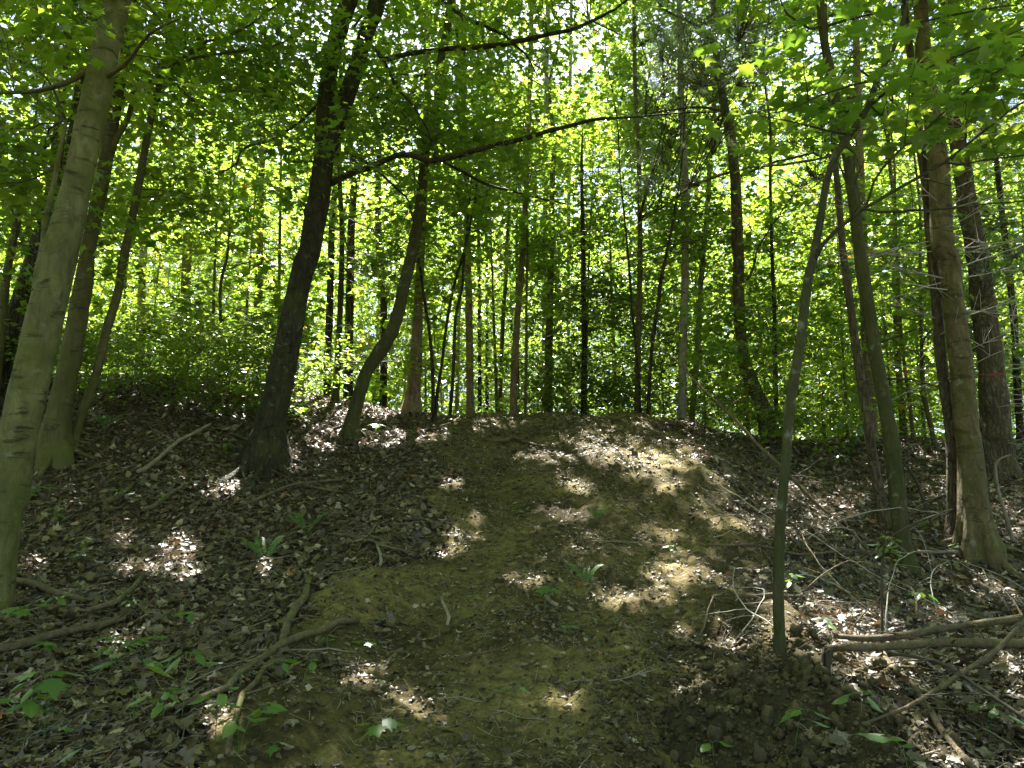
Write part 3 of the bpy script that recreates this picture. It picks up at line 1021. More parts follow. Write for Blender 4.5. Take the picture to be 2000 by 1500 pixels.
for key, lab, pts, bk, Y, zz in [
        ("L1", "dark thin pole standing between the pinkish crest trunk and the tilting brown one", [(937, 800, 8), (936, 600, 7), (934, 400, 6), (932, 200, 5)], BARK_DARK, 17.0, ()),
        ("L2", "thinnest dark pole close beside another pole behind the crest log", [(951, 800, 7), (951, 600, 6), (950, 480, 6), (948, 250, 5)], BARK_DARK, 18.5, ()),
        ("L3", "grey-brown pole half hidden by leaves, left of the tilting brown trunk".replace(", left of", ", next before"), [(976, 800, 9), (979, 700, 8), (984, 600, 8), (990, 500, 7), (995, 300, 6)], BARK_TAN, 16.5, ()),
        ("N", "tall straight tan pole rising the full height, midway along the crest", [(1245, 812, 13), (1246, 700, 11), (1248, 605, 11), (1250, 500, 10), (1248, 315, 9), (1241, 175, 8), (1239, 70, 8), (1238, -40, 7)], BARK_TAN, 13.8,
         [(1110, 1400, -100, 500, 13.6, 17.5, 230, dict(size=.15, nleaf=24))]),
        ("O", "thin near-black sapling slanting between the tan pole and the grey birch", [(1266, 815, 8), (1270, 720, 7), (1278, 640, 7), (1285, 600, 7), (1290, 552, 7), (1303, 490, 6), (1318, 410, 5), (1330, 330, 4), (1335, 260, 3)], BARK_DARK, 12.6, ()),
        ("O2", "very thin dark sapling leaning the other way in front of the tan pole", [(1243, 690, 5), (1236, 620, 5), (1230, 540, 5), (1222, 450, 4), (1212, 350, 3)], BARK_DARK, 13.2, ()),
        ("P", "pale grey birch trunk with peeling bark, tallest grey stem on the crest", [(1332, 815, 18), (1333, 750, 16), (1334, 675, 16), (1338, 535, 15), (1337, 420, 15), (1338, 350, 14), (1331, 210, 12), (1328, 100, 11), (1326, -40, 10)], BARK_GREY, 13.4,
         [(1220, 1430, 260, 760, 13.2, 17.0, 120), (1230, 1440, -80, 240, 13.5, 17, 70)]),
        ("Q", "second grey birch, slimmer, slanting up behind the pale one", [(1352, 805, 12), (1362, 690, 11), (1366, 600, 10), (1373, 500, 10), (1380, 430, 10), (1387, 315, 9), (1394, 192, 8), (1398, 60, 7)], BARK_GREY, 15.5,
         [(1330, 1480, 100, 420, 14.8, 17.5, 60), (1050, 1480, 330, 640, 12.6, 14.5, 120, dict(size=.14, nleaf=20))]),
        ("Q2", "pale slim trunk seen high up through the canopy above the path", [(1062, 690, 9), (1064, 500, 9), (1066, 300, 9), (1068, 90, 9), (1071, 0, 9), (1073, -60, 9)], BARK_GREY, 19.0, [(940, 1280, -120, 330, 18, 24, 230, dict(size=.2))]),
        ("Q3", "slim whitish trunk with twiggy knots in the bright gap of the canopy", [(893, 760, 8), (897, 500, 8), (899, 300, 8), (899, 160, 8), (896, 80, 8), (890, 30, 6)], BARK_GREY, 18.0, [(880, 960, -60, 20, 18, 20, 20)]),
        ("Q4", "third whitish trunk high in the canopy, beside the pale slim one", [(1110, 690, 7), (1111, 400, 7), (1113, 200, 7), (1116, 0, 6)], BARK_GREY, 20.5, ()),
        ("X", "pinkish pine trunk showing between the two slim mossy stems", [(1702, 872, 26), (1700, 800, 24), (1696, 700, 22), (1690, 600, 20), (1684, 450, 18), (1676, 200, 14), (1670, 0, 12)], BARK_WARM_LIT, 12.5, [(1560, 1800, -80, 300, 12.5, 16, 110), (1200, 1560, -100, 320, 13, 18, 210, dict(size=.15)), (1500, 2060, -120, 420, 14, 19, 190, dict(size=.17))]),
        ("M1", "dim brown trunk inside the dark evergreen thicket", [(1072, 805, 16), (1072, 700, 15), (1074, 600, 14), (1076, 500, 12), (1078, 380, 10)], BARK_TAN, 15.8, ()),
        ("LS1", "thin straight sapling in the sunlit leaves past the bank, second from the forked maple", [(428, 720, 8), (431, 640, 7), (430, 570, 6), (436, 530, 6), (444, 500, 5), (448, 440, 4), (449, 380, 3)], BARK_OLIVE, 12.5, [(170, 660, 300, 720, 10.6, 13.6, 270, dict(size=.19, nleaf=19))]),
        ("LS2", "mossy green pole just beyond the forked maple with a thin curved twin", [(655, 775, 15), (660, 700, 13), (663, 640, 12), (666, 560, 11), (668, 450, 10), (664, 370, 9), (662, 250, 8)], BARK_MOSS, 12.4, [(620, 860, 380, 760, 12.2, 15.5, 170, dict(size=.16, nleaf=22)), (560, 960, 260, 560, 11.2, 13.2, 120, dict(size=.15, nleaf=20))]),
        ("LS3", "brown straight trunk deep in the wood behind the bank", [(500, 700, 15), (503, 600, 14), (507, 500, 13), (510, 350, 12)], BARK_BROWN, 17.5, ()),
        ("LS4", "thicker dim trunk deep in the wood beside the bank top", [(360, 710, 20), (362, 620, 19), (365, 500, 18), (370, 330, 16)], BARK_TAN, 18.5, ()),
        ("LS5", "grey stub-like trunk glimpsed through sunlit leaves above the bank", [(272, 700, 16), (275, 620, 15), (280, 500, 14), (287, 350, 13)], BARK_GREY, 17.0, ()),
        ("LS6", "dark trunk standing close behind the mossy green pole", [(640, 775, 16), (640, 700, 15), (644, 600, 14), (648, 450, 13)], BARK_DARK, 15.0, ()),
        ("LS7", "dark thick trunk between the mossy green pole and the curved maple", [(680, 775, 20), (681, 690, 18), (683, 600, 17), (686, 450, 15)], BARK_DARK, 15.5, ()),
        ("LS8", "slim straight sapling rising just beside the forked maple's dark trunk", [(543, 690, 7), (545, 600, 6), (546, 500, 6), (548, 380, 5), (549, 300, 4)], BARK_OLIVE, 13.5, ()),
        ("LS9", "dark trunk breaking through bright gaps between forked and curved maples", [(748, 800, 15), (750, 640, 14), (748, 560, 14), (740, 480, 13), (738, 380, 12)], BARK_DARK, 16.5, ()),
        ("RS1", "thin straight dark pole among leaves between the leaning brown trunk and the mossy sapling", [(1513, 690, 9), (1512, 600, 8), (1508, 500, 7), (1505, 380, 6)], BARK_DARK, 13.0, [(1430, 1570, 640, 890, 10.6, 12, 50), (1360, 1640, 350, 760, 11.5, 14.5, 150)]),
        ("RS2", "slim slanting sapling in the green understory behind the slim mossy stems", [(1820, 840, 9), (1808, 790, 9), (1802, 740, 8), (1800, 680, 7), (1798, 560, 6)], BARK_OLIVE, 12.0, [(1590, 1860, 380, 850, 10.4, 14, 190, dict(size=.14, nleaf=22))]),
        ("RS3", "paired thin pole behind the mossy stem, carrying an orange mark", [(1783, 850, 7), (1776, 780, 7), (1765, 700, 6), (1757, 600, 6), (1750, 450, 5)], BARK_OLIVE, 12.4, ()),
        ("RS4", "grey trunk dim in the leaves behind the paired thin pole", [(1764, 830, 13), (1758, 760, 12), (1752, 680, 12), (1748, 520, 10)], BARK_TAN, 15.0, ()),
        ("RS5", "dark slim trunk by the picture edge beyond the big pine", [(1990, 800, 14), (1984, 690, 13), (1976, 580, 12), (1962, 460, 11), (1945, 300, 9), (1940, 200, 8)], BARK_DARK, 12.5, [(1860, 2080, 350, 860, 11.2, 14, 110, dict(size=.14, nleaf=22))])]:
    make_tree(key, "birch_tree" if bk is BARK_GREY else "pine_tree" if bk is BARK_BROWN else "maple_tree", lab, pts, bk, Y=Y, ext=4.5, sides=10, bump=.06, flare=(.35, .15, 5), zones=zz)
# the leaning brown trunk with dead twigs, and the evergreen mass beside it
make_tree("R", "pine_tree", "brown flaky pine trunk bent at the foot, studded with dead twigs, on the crest",
          [(1508, 858, 36), (1503, 850, 34), (1489, 797, 28), (1468, 745, 27), (1454, 710, 24), (1447, 657, 22), (1443, 587, 22), (1442, 500, 21), (1440, 470, 22), (1436, 350, 20), (1426, 262, 18), (1415, 210, 16), (1405, 147, 14), (1396, 87, 12), (1394, 35, 11), (1390, -50, 10)],
          BARK_BROWN, ext=5, bump=.10, flare=(.5, .2, 5),
          branches=[([(1446, 344, 6), (1500, 320, 5), (1560, 305, 5), (1620, 292, 3), (1680, 285, 2)], -.8), ([(1430, 335, 6), (1400, 345, 5), (1350, 365, 5), (1300, 400, 4), (1250, 430, 2)], -.6),
                    ([(1410, 218, 6), (1370, 210, 5), (1310, 215, 4), (1260, 222, 2)], -.4), ([(1395, 90, 6), (1370, 55, 6), (1330, 35, 5), (1300, 20, 4), (1270, -10, 3)], -.5),
                    ([(1408, 150, 5), (1450, 130, 4), (1520, 100, 3), (1600, 45, 2)], -.5), ([(1408, 225, 6), (1392, 248, 5), (1396, 275, 4), (1390, 300, 3)], -.2),
                    ([(1447, 565, 7), (1462, 545, 6), (1472, 520, 5), (1478, 490, 3)], -.3)],
          tuft=[(1230, 1560, -80, 200, 9.0, 12.5, 1300), (1200, 1400, 150, 420, 9.5, 12.5, 260), (1400, 1700, 180, 420, 9.5, 12, 220)],
          dead=[(1.0, 8.5, 34, .5, 1.7, BARK_DEAD if False else BARK_TWIG, .007)])
make_tree("M", "hemlock_tree", "dense dark evergreen thicket tree on the crest, deeply shaded",
          [(1140, 808, 12), (1141, 700, 11), (1140, 560, 10), (1138, 430, 8), (1136, 340, 6)], BARK_DARK, Y=14.6, ext=1.0, leaf=DARK_MAT, size=.085, tpl=OVATE, nleaf=26, sides=10,
          zones=[(1020, 1250, 390, 810, 13.4, 16.2, 230), (1110, 1250, 480, 830, 13.2, 15.4, 60)])
make_tree("S", "maple_sapling", "slender green-barked maple sapling rooted in the dirt mound, with big leaves overhead",
          [(1524, 1292, 24), (1522, 1240, 22), (1520, 1150, 21), (1524, 1018, 20), (1533, 920, 19), (1541, 815, 19), (1550, 745, 20), (1562, 675, 19), (1571, 605, 18), (1580, 535, 17), (1587, 510, 17), (1604, 420, 14), (1615, 350, 14), (1636, 297, 14), (1667, 252, 13), (1695, 210, 12), (1716, 147, 11), (1741, 105, 9), (1758, 60, 8), (1770, 10, 6)],
          BARK_MOSS, ext=1.6, sides=18, bump=.06, flare=(.35, .10, 4), singles=300, size=.12, nleaf=22,
          branches=[([(1588, 516, 8), (1605, 480, 8), (1632, 451, 8), (1660, 430, 7), (1688, 409, 7), (1740, 380, 7), (1790, 350, 6), (1846, 318, 6), (1880, 292, 5), (1912, 266, 5), (1960, 230, 4), (2000, 203, 4), (2080, 150, 3)], -.5),
                    ([(1688, 409, 5), (1702, 357, 5), (1730, 315, 5), (1762, 285, 4), (1800, 255, 4), (1850, 210, 4), (1895, 168, 4), (1950, 135, 4), (2000, 105, 4), (2080, 60, 3)], -.5),
                    ([(1688, 409, 5), (1720, 413, 5), (1755, 416, 5), (1810, 416, 4), (1860, 413, 4), (1930, 402, 3), (2000, 395, 3), (2080, 385, 2)], -.5),
                    ([(1846, 318, 4), (1870, 322, 4), (1895, 320, 4), (1950, 310, 4), (2000, 304, 3), (2080, 295, 3)], -.2),
                    ([(1700, 205, 6), (1740, 175, 5), (1800, 140, 4), (1900, 100, 4), (2000, 60, 3)], -.6), ([(1712, 155, 6), (1680, 160, 5), (1620, 175, 4), (1560, 200, 3), (1500, 215, 2)], -.3),
                    ([(1660, 262, 5), (1600, 250, 4), (1540, 235, 3), (1480, 225, 2)], -.3), ([(1650, 285, 5), (1668, 300, 4), (1664, 350, 4), (1658, 385, 2)], 0),
                    ([(1700, 205, 4), (1722, 225, 3), (1735, 290, 3), (1732, 320, 2)], .2), ([(1755, 65, 5), (1800, 40, 4), (1880, 20, 4), (1990, 5, 3)], -.5)],
          zones=[(1440, 1800, 60, 270, 4.1, 5.0, 20, dict(L=.55, nleaf=15, flat=.25)), (1740, 2060, -60, 200, 3.8, 5.0, 24, dict(L=.55, nleaf=15, flat=.25)), (1840, 2060, 170, 290, 4.2, 5.0, 6, dict(L=.5, nleaf=12, flat=.25)), (1500, 2100, -300, -60, 3.8, 5.6, 40, dict(L=.7))])
make_tree("T", "maple_tree", "slim mossy dark trunk leaning over the slope, the stouter of a crossing pair",
          [(1770, 1108, 36), (1769, 1090, 32), (1757, 1010, 30), (1744, 885, 29), (1730, 797, 27), (1713, 710, 26), (1699, 622, 25), (1688, 552, 24), (1681, 510, 23), (1671, 420, 22), (1657, 315, 20), (1639, 227, 18), (1625, 157, 17), (1611, 87, 15), (1604, 35, 14), (1598, -50, 13)],
          BARK_MOSS, ext=8, bump=.08, flare=(.25, .15, 5),
          branches=[([(1648, 295, 6), (1600, 310, 5), (1540, 322, 5), (1480, 330, 4), (1440, 340, 3)], -.5), ([(1615, 50, 6), (1660, 35, 5), (1720, 20, 4), (1760, 0, 3)], -.3), ([(1609, 48, 6), (1580, 55, 5), (1540, 30, 4), (1525, 0, 3)], -.3),
                    ([(1728, 740, 5), (1780, 742, 4), (1830, 755, 3)], -.3), ([(1716, 670, 5), (1760, 655, 4), (1800, 640, 2)], -.3), ([(1664, 400, 5), (1652, 352, 4), (1628, 300, 3)], 0)],
          dead=[(2.2, 6.0, 16, .4, 1.3, BARK_TWIG, .006)])
make_tree("U", "maple_tree", "thinner brown stem crossing behind the slim mossy dark trunk",
          [(1731, 1025, 24), (1727, 1010, 22), (1709, 920, 20), (1695, 832, 18), (1685, 762, 17), (1671, 675, 16), (1660, 587, 15), (1650, 517, 14), (1646, 490, 13), (1636, 367, 12), (1629, 301, 10), (1622, 200, 8), (1615, 80, 6)],
          BARK_BROWN, ext=2.5, sides=12, flare=(.3, .12, 5), dead=[(1.5, 6.0, 14, .4, 1.2, BARK_TWIG, .006)],
          branches=[([(1635, 350, 6), (1620, 305, 5), (1610, 270, 4), (1600, 220, 3)], 0)])
make_tree("V", "beech_tree", "biggest tan smooth trunk with split furrowed foot beside a sunny slope",
          [(1910, 1072, 66), (1907, 1040, 60), (1903, 990, 54), (1894, 885, 46), (1886, 815, 45), (1877, 710, 41), (1863, 605, 39), (1853, 500, 38), (1840, 490, 40), (1835, 350, 38), (1823, 245, 33), (1807, 122, 28), (1797, 0, 24), (1790, -80, 22)],
          BARK_TAN, ext=8, sides=24, bump=.08, flare=(.6, .3, 7), dead=[(2.4, 5.4, 40, .5, 1.5, BARK_BLEACH_SUNLIT, .008)], zones=[(1700, 2060, -160, 60, 7.6, 10, 60)])
make_tree("V2", "pine_tree", "dark scaly trunk pressed against the biggest tan trunk",
          [(1862, 1050, 30), (1862, 990, 24), (1858, 850, 21), (1846, 762, 21), (1835, 675, 20), (1828, 570, 20), (1817, 470, 18), (1807, 350, 17), (1793, 245, 16), (1783, 140, 14), (1769, 35, 13), (1760, -50, 12)],
          BARK_BROWN, Y=TREES["V"].Y + .22, ext=6, bump=.1, flare=(.4, .2, 5), dead=[(1.6, 6.5, 22, .4, 1.4, BARK_BLEACH_SUNLIT, .008)], zones=[])
make_tree("W", "pine_tree", "thick reddish-brown pine trunk behind a red ribbon, wrapped in bare grey twigs",
          [(1948, 880, 62), (1944, 840, 54), (1935, 700, 47), (1921, 600, 42), (1908, 500, 38), (1890, 400, 35), (1874, 300, 32), (1862, 200, 28), (1852, 80, 24), (1845, -40, 20)],
          BARK_BROWN, Y=10.6, ext=6, sides=20, bump=.12, flare=(.3, .25, 5), dead=[(.4, 5.6, 60, .6, 1.8, BARK_BLEACH_SUNLIT, .009, (-.25, .3))],
          tuft=[(1840, 2060, 280, 720, 9.6, 12.5, 520), (1900, 2060, 80, 320, 9.5, 13, 260)])

# unseen trees added outside the picture so that their crowns shade the slope
for key, lab, x, y, bk in [("Z1", "unseen tall maple added at the trail side behind the viewpoint for canopy shade", -2.6, .3, BARK_OLIVE), ("Z2", "unseen tall maple added uphill of the fallen limbs for canopy shade", 4.6, 3.4, BARK_OLIVE),
                           ("Z3", "unseen tall maple added beyond the edge trunks for canopy shade", -8.0, 5.0, BARK_DARK), ("Z4", "unseen tall maple added behind the viewpoint on the lower slope for canopy shade", 2.8, -2.8, BARK_TAN), ("Z5", "unseen tall maple added beyond the biggest tan trunk for canopy shade", 9.2, 6.2, BARK_TAN)]:
    b = np.array([x, y, float(T0(x, y))])
    tr = Tree("maple_tree", lab, "tree", b)
    h = np.linspace(-.4, 17, 60)
    P = b + np.stack([.3 * np.sin(h * .2 + x), .3 * np.sin(h * .23 + y), h], 1)
    tr.tubepart("trunk", P, .16 * np.linspace(1, .3, 60), bk, 14, .07, (.6, .25, 5), 3)
    tr.trunk, tr.leaf, tr.singles = P, MAPLE_MAT, 0
    TREES[key] = tr

# ------------------------------------------------------------------ unseen canopy added to shade the slope, with gaps cut for sun patches
owners = [k for k in ("A", "B", "D", "F", "G", "T", "V", "Z1", "Z2", "Z3", "Z4", "Z5")]
NA = 3500
gx = R.uniform(-11, 11, NA)
gy = R.uniform(-3.5, 1, NA) * 0 + (-3.5 + R.random(NA) * (np.where(gx < -1.2, 9.0, 9.7) + 3.5))
gz = T0(gx, gy)
tmin = np.maximum(7.0, (1.6 + .80 * gy - gz) / .50)
tt = tmin + R.uniform(0, 5.5, NA)
OA = np.stack([gx, gy, gz], 1) + SUN[None] * (tt / SUN[2])[:, None]
OA = OA[~in_sun(OA)]
ctr = np.array([TREES[k].lp[0][-1] for k in owners])
near = np.linalg.norm(OA[:, None, :2] - ctr[None, :, :2], axis=2).argmin(1)
for i, k in enumerate(owners):
    TREES[k].sprays(OA[near == i], .165, 30, 1.15, MAPLE, .30, .016, sel=lambda lp: lp[:, 2] > TREES[k].base[2] + 5)

for k, tr in TREES.items():
    tr.finish(tr.leaf, BARK_TWIG, True, tr.singles)

# ------------------------------------------------------------------ the wood behind: one tree of each kind, then copies
def copy_tree(src, loc, rot, sc):
    r = src.copy()
    COL.objects.link(r)
    r.location = loc
    r.rotation_euler = (R.uniform(-.05, .05), R.uniform(-.05, .05), rot)
    r.scale = (sc, sc, sc)
    for ch in src.children:
        c = ch.copy()
        COL.objects.link(c)
        c.parent = r
    return r


def model_tree(name, label, group, loc, Hh, r0, c0, rad, n, leaf, bark, size, L, tpl=MAPLE, nleaf=30, conic=False, lean=.3):
    b = np.array([loc[0], loc[1], float(T0(*loc))])
    tr = Tree(name, label, "tree", b, group)
    h = np.linspace(-.4, Hh, int(Hh * 5))
    ph = R.uniform(0, 6)
    P = b + np.stack([lean * np.sin(h * .25 + ph) - lean * math.sin(ph), lean * np.cos(h * .21 + ph) - lean * math.cos(ph), h], 1)
    tr.tubepart("trunk", P, r0 * np.linspace(1, .15, len(h)), bark, 9, .06, (.5, .18, 5), 3)
    m = n * 2
    z = R.uniform(0, 1, m)
    a = R.uniform(0, 2 * PI, m)
    rr = np.sqrt(R.uniform(.03, 1, m)) * rad * ((1.05 - z) if conic else (.45 + .75 * np.sin(np.clip(z, 0, 1) * PI) ** .7))
    A = np.stack([b[0] + rr * np.cos(a), b[1] + rr * np.sin(a), b[2] + c0 + z * (Hh * 1.02 - c0)], 1)
    A[:, :2] += np.stack([np.interp(A[:, 2], P[:, 2], P[:, i]) - b[i] for i in (0, 1)], 1)
    w = 1.6 * fbm(A[:, 0], A[:, 1], A[:, 2] * 1.8, 17, 2) + R.uniform(-.3, .3, m)
    A = A[np.argsort(-w)[:n]]
    tr.sprays(A, size, nleaf, L, tpl, .38)
    tr.finish(leaf, BARK_TWIG, False)
    return tr


spots = []


def free(x, y, dmin):
    if any((x - a) ** 2 + (y - b) ** 2 < dmin * dmin for a, b in spots):
        return False
    spots.append((x, y))
    return True


M1 = model_tree("maple_tree", "tall slender maple deep in the wood beyond the crest", "tall maples deep in the wood", (-7.5, 27), 17, .13, 4.5, 3.0, 260, MAPLE_MAT, BARK_TAN, .135, 1.1)
M2 = model_tree("beech_tree", "tall grey-stemmed beech deep in the wood beyond the crest", "tall beeches deep in the wood", (7.2, 27.5), 18, .14, 6.0, 2.8, 230, BEECH_MAT, BARK_GREY, .13, 1.1)
M3 = model_tree("young_maple", "leafy young maple in the understory beyond the bank", "young maples in the understory", (-5.2, 14.6), 6.2, .035, .9, 1.7, 120, MAPLE_MAT, BARK_OLIVE, .155, .85, nleaf=22, lean=.12)
M4 = model_tree("young_beech", "leafy young beech in the understory beyond the crest", "young beeches in the understory", (6.4, 14.6), 5.0, .03, .6, 1.6, 110, BEECH_MAT, BARK_OLIVE, .13, .8, nleaf=24, lean=.1)
M5 = model_tree("hemlock_tree", "dim young hemlock deep in the wood", "young hemlocks deep in the wood", (2.6, 19.0), 7.5, .07, .5, 2.0, 170, DARK_MAT, BARK_DARK, .075, .8, OVATE, 30, True, .05)
for m in (M1, M2, M3, M4, M5):
    spots.append((m.base[0], m.base[1]))
for src, n, y0, y1, w, dm, s0, s1 in ((M1, 20, 27, 50, .78, 2.0, .8, 1.1), (M2, 13, 27, 50, .78, 2.0, .8, 1.15), (M3, 46, 15.2, 30, .75, 1.15, .7, 1.25), (M4, 40, 15.2, 30, .75, 1.15, .7, 1.3), (M5, 12, 17, 34, .6, 2.0, .7, 1.2)):
    k, tries = 0, 0
    while k < n and tries < 4000:
        tries += 1
        y = y0 + (y1 - y0) * R.random() ** 1.25
        x = R.uniform(-w * y - 2, w * y + 2)
        if y < 15 and -1.2 < x < 2.6:
            continue
        if free(x, y, dm):
            copy_tree(src.root, (x, y, float(T0(x, y)) - .05), R.uniform(0, 6.28), R.uniform(s0, s1))
            k += 1
M6 = model_tree("leafy_shrub", "knee-high leafy shrub on the bank top", "low shrubs along the bank top and crest", (-3.4, 10.6), 1.15, .008, .12, .55, 34, BEECH_MAT, BARK_OLIVE, .085, .35, OVATE, 16, lean=.05)
M6.root["category"] = "shrub"
k, tries = 0, 0
while k < 46 and tries < 4000:
    tries += 1
    if R.random() < .68:
        x, y = R.uniform(-9.5, -2.9), R.uniform(9.2, 12.4)
    else:
        x, y = R.uniform(-1, 9.5), R.uniform(13.6, 16)
    if abs(x) < .74 * y + .5 and free(x, y, .45):
        copy_tree(M6.root, (x, y, float(T0(x, y)) - .03), R.uniform(0, 6.28), R.uniform(.45, 1.15))
        k += 1
# the same kinds close the wood at the sides and behind the viewpoint
for src, n in ((M1, 16), (M2, 12), (M3, 10), (M4, 8)):
    k, tries = 0, 0
    while k < n and tries < 2000:
        tries += 1
        x, y = R.uniform(-22, 22), R.uniform(-16, 16)
        if abs(x) < .78 * max(y, 0) + 4.5 or (abs(x) < 3 and y > -7):
            continue
        if free(x, y, 2.2):
            copy_tree(src.root, (x, y, float(T0(x, y)) - .05), R.uniform(0, 6.28), R.uniform(.8, 1.2))
            k += 1

# the far wood that reads as one mass
n = 72000
ang = R.uniform(-.72, .72, n)
dd = R.uniform(44, 75, n)
fx, fy = dd * np.sin(ang), dd * np.cos(ang)
fz = T0(fx, fy) + R.uniform(0, 1, n) ** .8 * 27
w = fbm(fx * .22, fy * .22, fz * .3, 23, 3) + R.uniform(-.3, .3, n)
k = w > -.12
P = np.stack([fx, fy, fz], 1)[k]
d = norm(R.normal(0, 1, P.shape))
V, tr_ = leaf_verts(BLADE, P, d, norm(np.array([0, 0, 1.]) + R.normal(0, .6, P.shape)), R.uniform(.45, .9, len(P)))
link("distant_forest", MB().add(V, None, tr_, np.repeat(R.uniform(0, .9, len(P)), 4)).mesh("distant_forest", smooth=False), MAPLE_MAT, kind="stuff")

# ------------------------------------------------------------------ leaf litter
def litter_shapes():
    out = []
    for k in range(8):
        oak = k % 2 == 0
        if oak:
            prof = [(.0, .02), (.12, .10), (.24, .25), (.34, .11), (.47, .32), (.58, .13), (.72, .30), (.84, .13), (1.0, .01)]
        else:
            prof = [(.0, .02), (.05, .30), (.20, .22), (.40, .52), (.48, .22), (.62, .26), (.78, .09), (1.0, .01)]
        cx, cyv, tw = R.uniform(-1.4, 1.6), R.uniform(-.9, 1.1), R.uniform(-.5, .5)
        v = []
        for y, w in prof:
            for x in (-w * R.uniform(.75, 1.1), 0, w * R.uniform(.75, 1.1)):
                v.append((x, y - .5, cx * x * x + cyv * (y - .5) ** 2 + tw * x * (y - .5) - .05 * (x == 0)))
        n = len(prof)
        q = []
        for i in range(n - 1):
            a = i * 3
            q += [(a, a + 1, a + 4, a + 3), (a + 1, a + 2, a + 5, a + 4)]
        out.append((np.array(v), np.array(q)))
    return out


LSH = litter_shapes()


def low(shape):
    """Same leaf with every second row, for those too small to show their lobes."""
    v, q = shape
    rows = len(v) // 3
    ids = sorted(set([0, 2, 4, rows - 2, rows - 1]))
    vv = np.concatenate([v[i * 3:i * 3 + 3] for i in ids])
    n = len(ids)
    q = []
    for i in range(n - 1):
        a = i * 3
        q += [(a, a + 1, a + 4, a + 3), (a + 1, a + 2, a + 5, a + 4)]
    return vv, np.array(q)


LSL = [low(s) for s in LSH]
n = 250000
yy = 2.3 + 14.5 * R.random(n) ** .85
xx = R.uniform(-1, 1, n) * (.74 * yy + .9)
pm = path_m(xx, yy)
dens = np.where(pm > .05, .20 + .45 * np.clip(vnoise(xx * 2.2, yy * 2.2, 0, 8) + .15, 0, 1) + .6 * (1 - pm) + .35 * sstep(8, 10, yy), 1.0) * (.65 + .35 * vnoise(xx * 1.1, yy * 1.1, 0, 9))
dens *= np.where(yy > 13, .6, 1)
k = R.random(n) < dens
xx, yy, pm = xx[k], yy[k], pm[k]
n = len(xx)
zz = H(xx, yy)
e = .06
gn = norm(np.stack([-(T(xx + e, yy) - T(xx - e, yy)) / (2 * e), -(T(xx, yy + e) - T(xx, yy - e)) / (2 * e), np.ones(n)], -1))
nr = norm(gn + R.normal(0, .38, (n, 3)))
d = R.normal(0, 1, (n, 3))
d = norm(d - nr * np.sum(d * nr, -1, keepdims=True))
size = (.030 + .085 * R.random(n) ** 2.0) * np.where(pm > .3, .52, 1.0)
pos = np.stack([xx, yy, zz + R.uniform(.004, .045, n) * np.where(pm > .3, .5, 1)], -1)
rnd = np.clip(R.normal(.48, .24, n), 0, .94)
rnd = np.where(R.random(n) < .012, 1.0, rnd)
px, py, dep = proj(pos)
scr = size / dep * np.where((px > 5) & (px < 1995) & (py < 1495), 1, 0) * (1.0 + .0 * px)
top = np.argsort(-scr)[:280]
isl = np.zeros(n, bool)
isl[top] = True
nearl = (dep < 7.0)
sel = R.integers(0, 8, n)
mb = MB()
for s_ in range(8):
    for shp, msk in ((LSH[s_], nearl), (LSL[s_], ~nearl)):
        i = np.nonzero((sel == s_) & msk & ~isl)[0]
        if not len(i):
            continue
        v, q = shp
        sd = np.cross(d[i], nr[i])
        W = pos[i][:, None] + size[i][:, None, None] * (v[None, :, 0, None] * sd[:, None] + v[None, :, 1, None] * d[i][:, None] + v[None, :, 2, None] * nr[i][:, None])
        fq = (np.arange(len(i)) * len(v))[:, None, None] + q[None]
        mb.add(W.reshape(-1, 3), fq.reshape(-1, 4), None, np.repeat(rnd[i], len(v)))
link("leaf_litter", mb.mesh("leaf_litter"), LITTER_MAT, kind="stuff")
LM = []
for s_ in range(8):
    for c in (.2, .5, .75):
        me = mesh_np("fallen_leaf", LSH[s_][0], LSH[s_][1], None, np.full(len(LSH[s_][0]), c))
        me.materials.append(LITTER_MAT)
        LM.append(me)
for i in top:
    on = pm[i] > .5
    o = bpy.data.objects.new("fallen_leaf", LM[sel[i] * 3 + min(2, int(rnd[i] * 3))])
    sd = np.cross(d[i], nr[i])
    o.matrix_world = Matrix([[*(np.array((sd[a], d[i][a], nr[i][a])) * size[i]), pos[i][a]] for a in range(3)] + [[0, 0, 0, 1]])
    COL.objects.link(o)
    shape = "lobed oak leaf" if sel[i] % 2 == 0 else "broad maple leaf"
    if on:
        tag(o, f"single dry brown {shape} lying on the bare dirt path", "fallen leaf", "dead leaves on the dirt path")
    else:
        tag(o, f"dry brown {shape} lying loose in the leaf litter", "fallen leaf", "dead leaves in the leaf litter")

# fine twigs and needles in the litter
n = 30000
yy = 2.4 + 12.5 * R.random(n) ** .9
xx = R.uniform(-1, 1, n) * (.73 * yy + .6)
ln = R.uniform(.03, .2, n) * np.where(R.random(n) < .07, 2.2, 1)
onp = path_m(xx, yy) > .3
ln = np.where(onp, ln * .6, ln)
k = ~onp | (R.random(n) < .45)
xx, yy, ln = xx[k], yy[k], ln[k]
n = len(xx)
az = R.uniform(0, 2 * PI, n)
dx, dy = np.cos(az) * ln, np.sin(az) * ln
ts = np.linspace(-.5, .5, 3)
bend = R.normal(0, .12, n)
X = xx[:, None] + dx[:, None] * ts - dy[:, None] * bend[:, None] * (ts ** 2) * 2
Y = yy[:, None] + dy[:, None] * ts + dx[:, None] * bend[:, None] * (ts ** 2) * 2
Z = H(X, Y) + R.uniform(.006, .05, n)[:, None] * np.where(path_m(xx, yy) > .4, .4, 1)[:, None] + R.normal(0, .012, X.shape)
V, q = tubes3(np.stack([X, Y, Z], -1), (R.uniform(.001, .0028, n)[:, None] * np.array([1, .9, .5])))
link("twig_litter", MB().add(V, q).mesh("twig_litter"), BARK_DEAD, kind="stuff")

